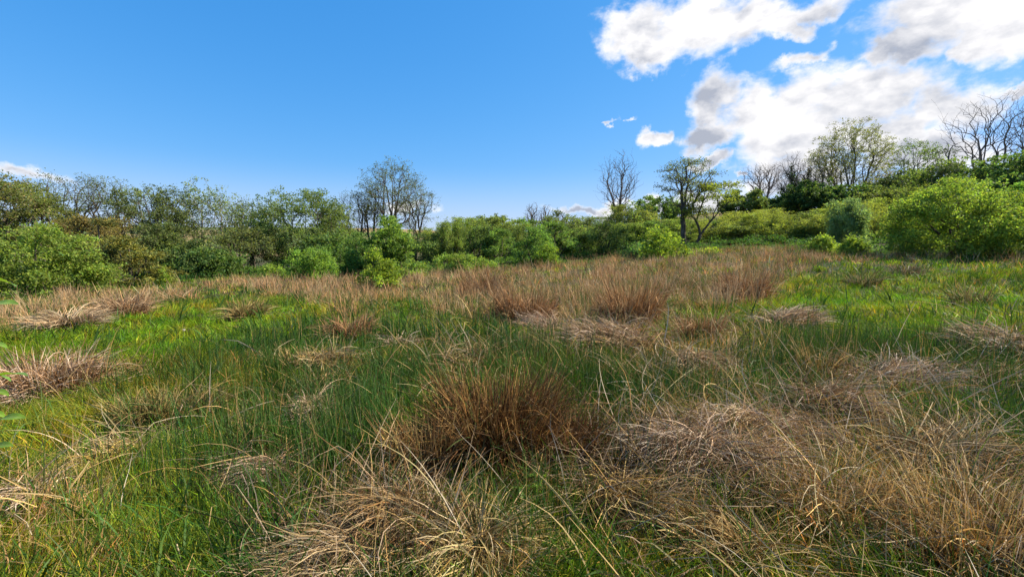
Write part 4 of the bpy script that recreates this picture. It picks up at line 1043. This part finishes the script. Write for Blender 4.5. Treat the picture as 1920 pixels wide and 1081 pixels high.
# ------------------------------------------------------------------ broad-leaved plants near the viewer
def leaf_mesh(L, W, fold=.25, arch=.3, seed=0, n=7):
    r = np.random.default_rng(seed); V, C = [], []
    for k in range(n):
        t = k / (n - 1); w = W * .5 * math.sin(math.pi * min(1, t * .93 + .05)) ** .8 * (1 - .25 * t); z = -arch * L * t * t
        for s in (-1, -.5, 0, .5, 1): V.append((L * t, w * s, z + abs(s) * w * fold + (r.uniform(-.01, .01) * L))); C.append((.15, .27, .022) if s else (.20, .29, .06))
    f = [(k * 5 + s, k * 5 + s + 1, k * 5 + s + 6, k * 5 + s + 5) for k in range(n - 1) for s in range(4)]
    return new_mesh('leaf', V, [np.array(f)], np.array(C) * r.uniform(.85, 1.15), True)


def edge_sapling():
    base = np.array([-1.62, 1.28, float(hgt(-1.62, 1.28))])
    o = empty('young_shrub', base, 'young leafy shrub poking in at the left edge of the photo', 'shrub')
    pts = bez((0, 0, -.05), (.03, .02, .5), (-.02, .03, 1.0), (.05, .05, 1.55), 12); V, Fq = tube_path(pts, .007, .003)
    link('stem', new_mesh('stem', V, [Fq], smooth=True), M_BARK, o)
    targets = [(36, 528, .075), (28, 560, .085), (12, 645, .06), (52, 692, .09), (25, 705, .08), (42, 776, .07), (8, 775, .06), (-30, 600, .08), (-40, 680, .09), (-50, 740, .08), (15, 735, .05), (-45, 520, .09), (-25, 840, .08), (20, 830, .06)]
    for i, (px, py, L) in enumerate(targets):
        tip = pt(px, py, 1.30 + .05 * ((i * 7) % 5 - 2)) - base; me = leaf_mesh(L, L * .46, .25, .2, i)
        root = np.array([tip[0] - L * .97, tip[1] + .01, tip[2] - L * (.22 if i % 2 else -.05)]); q = link('leaf', me, M_BIGLEAF, o); q.location = root
        d = Vector(tip - root); q.rotation_euler = d.to_track_quat('X', 'Z').to_euler(); q.rotation_euler.rotate_axis('X', math.radians((i * 53) % 70 - 35))
        zc = root[2] - .10; sx = np.interp(zc, pts[:, 2], pts[:, 0]); sy = np.interp(zc, pts[:, 2], pts[:, 1])
        V, Fq = tube_path(bez((sx, sy, zc), (sx + .04, sy, zc + .05), tuple(root - np.array([.05, 0, .02])), tuple(root), 7), .0028, .0012)
        link('twig', new_mesh('twig', V, [Fq], smooth=True), M_BARK, o)


def leafy_plant(px, py, ht, nleaf, label, seed):
    x, y = ground_px(px, py); base = (x, y, float(hgt(x, y))); r = random.Random(seed)
    o = empty('nettle_plant', base, label, 'plant')
    me = leaf_mesh(.10, .034, .2, .35, seed)
    for s in range(3):
        ax, ay = r.uniform(-.12, .12), r.uniform(-.08, .08); top = (ax * 1.6, ay * 1.6, ht * r.uniform(.75, 1)); P = bez((ax * .5, ay * .5, -.02), (ax * .7, ay, ht * .3), (ax, ay, ht * .6), top, 8)
        V, Fq = tube_path(P, .003, .0015); link('stem', new_mesh('stem', V, [Fq], jit(np.random.default_rng(1), len(V), (.08, .15, .02), .05)), M_RUSH, o)
        for k in range(nleaf // 3):
            t = r.uniform(.3, 1); p = P[int(t * 7)]; q = link('leaf', me, M_BIGLEAF, o); q.location = p; q.rotation_euler = (0, r.uniform(-.3, .5), r.uniform(0, 6.28)); q.scale = (r.uniform(.6, 1.1),) * 3


edge_sapling()
leafy_plant(1000, 955, .26, 30, 'fresh green leafy plant in the dark gap under the big central tussock', 4)
leafy_plant(915, 930, .20, 18, 'small green leafy sprig below the middle of the big central tussock', 9)


def clock(px, py, Y, label):
    p = pt(px, py, Y); g = float(hgt(p[0], p[1])); o = empty('dandelion', (p[0], p[1], g), label, 'flower', 'pale seed heads dotted over the meadow'); r = np.random.default_rng(int(px))
    h = max(.06, p[2] - g); V, Fq = tube_path(bez((0, 0, 0), (.01, 0, h * .3), (0, .01, h * .7), (0, 0, h), 6), .002, .0015)
    link('stem', new_mesh('stem', V, [Fq], jit(r, len(V), (.12, .18, .05), .05)), M_RUSH, o)
    d = r.normal(0, 1, (70, 3)); d /= np.linalg.norm(d, axis=1)[:, None]; V, Fq, C = leaf_quads(r, d * .016 + np.array([0, 0, h]), .016, (.72, .68, .52), 0, .6, .08)
    link('seed_head', new_mesh('seed_head', V, [Fq], C), M_STRAW, o)


clock(345, 618, 8.0, 'pale dandelion clock in the bright grass on the left')
clock(1772, 588, 7.5, 'tiny white seed head in the dark grass on the right')
clock(1830, 600, 7.2, 'tiny white seed head nearest the right edge')

# ------------------------------------------------------------------ undergrowth along the foot of the trees
def undergrowth():
    line = [(-150, 17), (0, 18), (200, 22), (320, 27), (450, 31), (650, 29), (780, 31), (1000, 34), (1200, 35), (1350, 37), (1500, 35), (1600, 29), (1680, 25), (1900, 25), (2100, 25)]
    lx = np.array([azs(p) for p, _ in line]); ly = np.array([q for _, q in line], float); n = 52000
    a = rng.uniform(lx[0], lx[-1], n); y = np.interp(a, lx, ly) + rng.uniform(-3.2, 4.5, n); x = a * y
    top = (vnoise(x * .7, y * .7, 31) ** 1.5 * .95 + .12) * (.6 + .8 * vnoise(x * .2, y * .2, 32)) * sm(-3.2, -1.2, y - np.interp(a, lx, ly))
    z = hgt(x, y) + top * rng.uniform(.55, 1.05, n)
    c = np.where((vnoise(x * .3, y * .3, 33) > .5)[:, None], np.array([[.085, .155, .03]]), np.array([[.06, .125, .032]]))
    V, Fq, C = leaf_quads(rng, np.stack([x, y, z], -1), .13, c, .9, .6)
    o = link('undergrowth', new_mesh('undergrowth', V, [Fq], C), M_LEAF)
    tag(o, 'low green brambles and nettles along the foot of the trees', 'undergrowth', kind='stuff')


undergrowth()
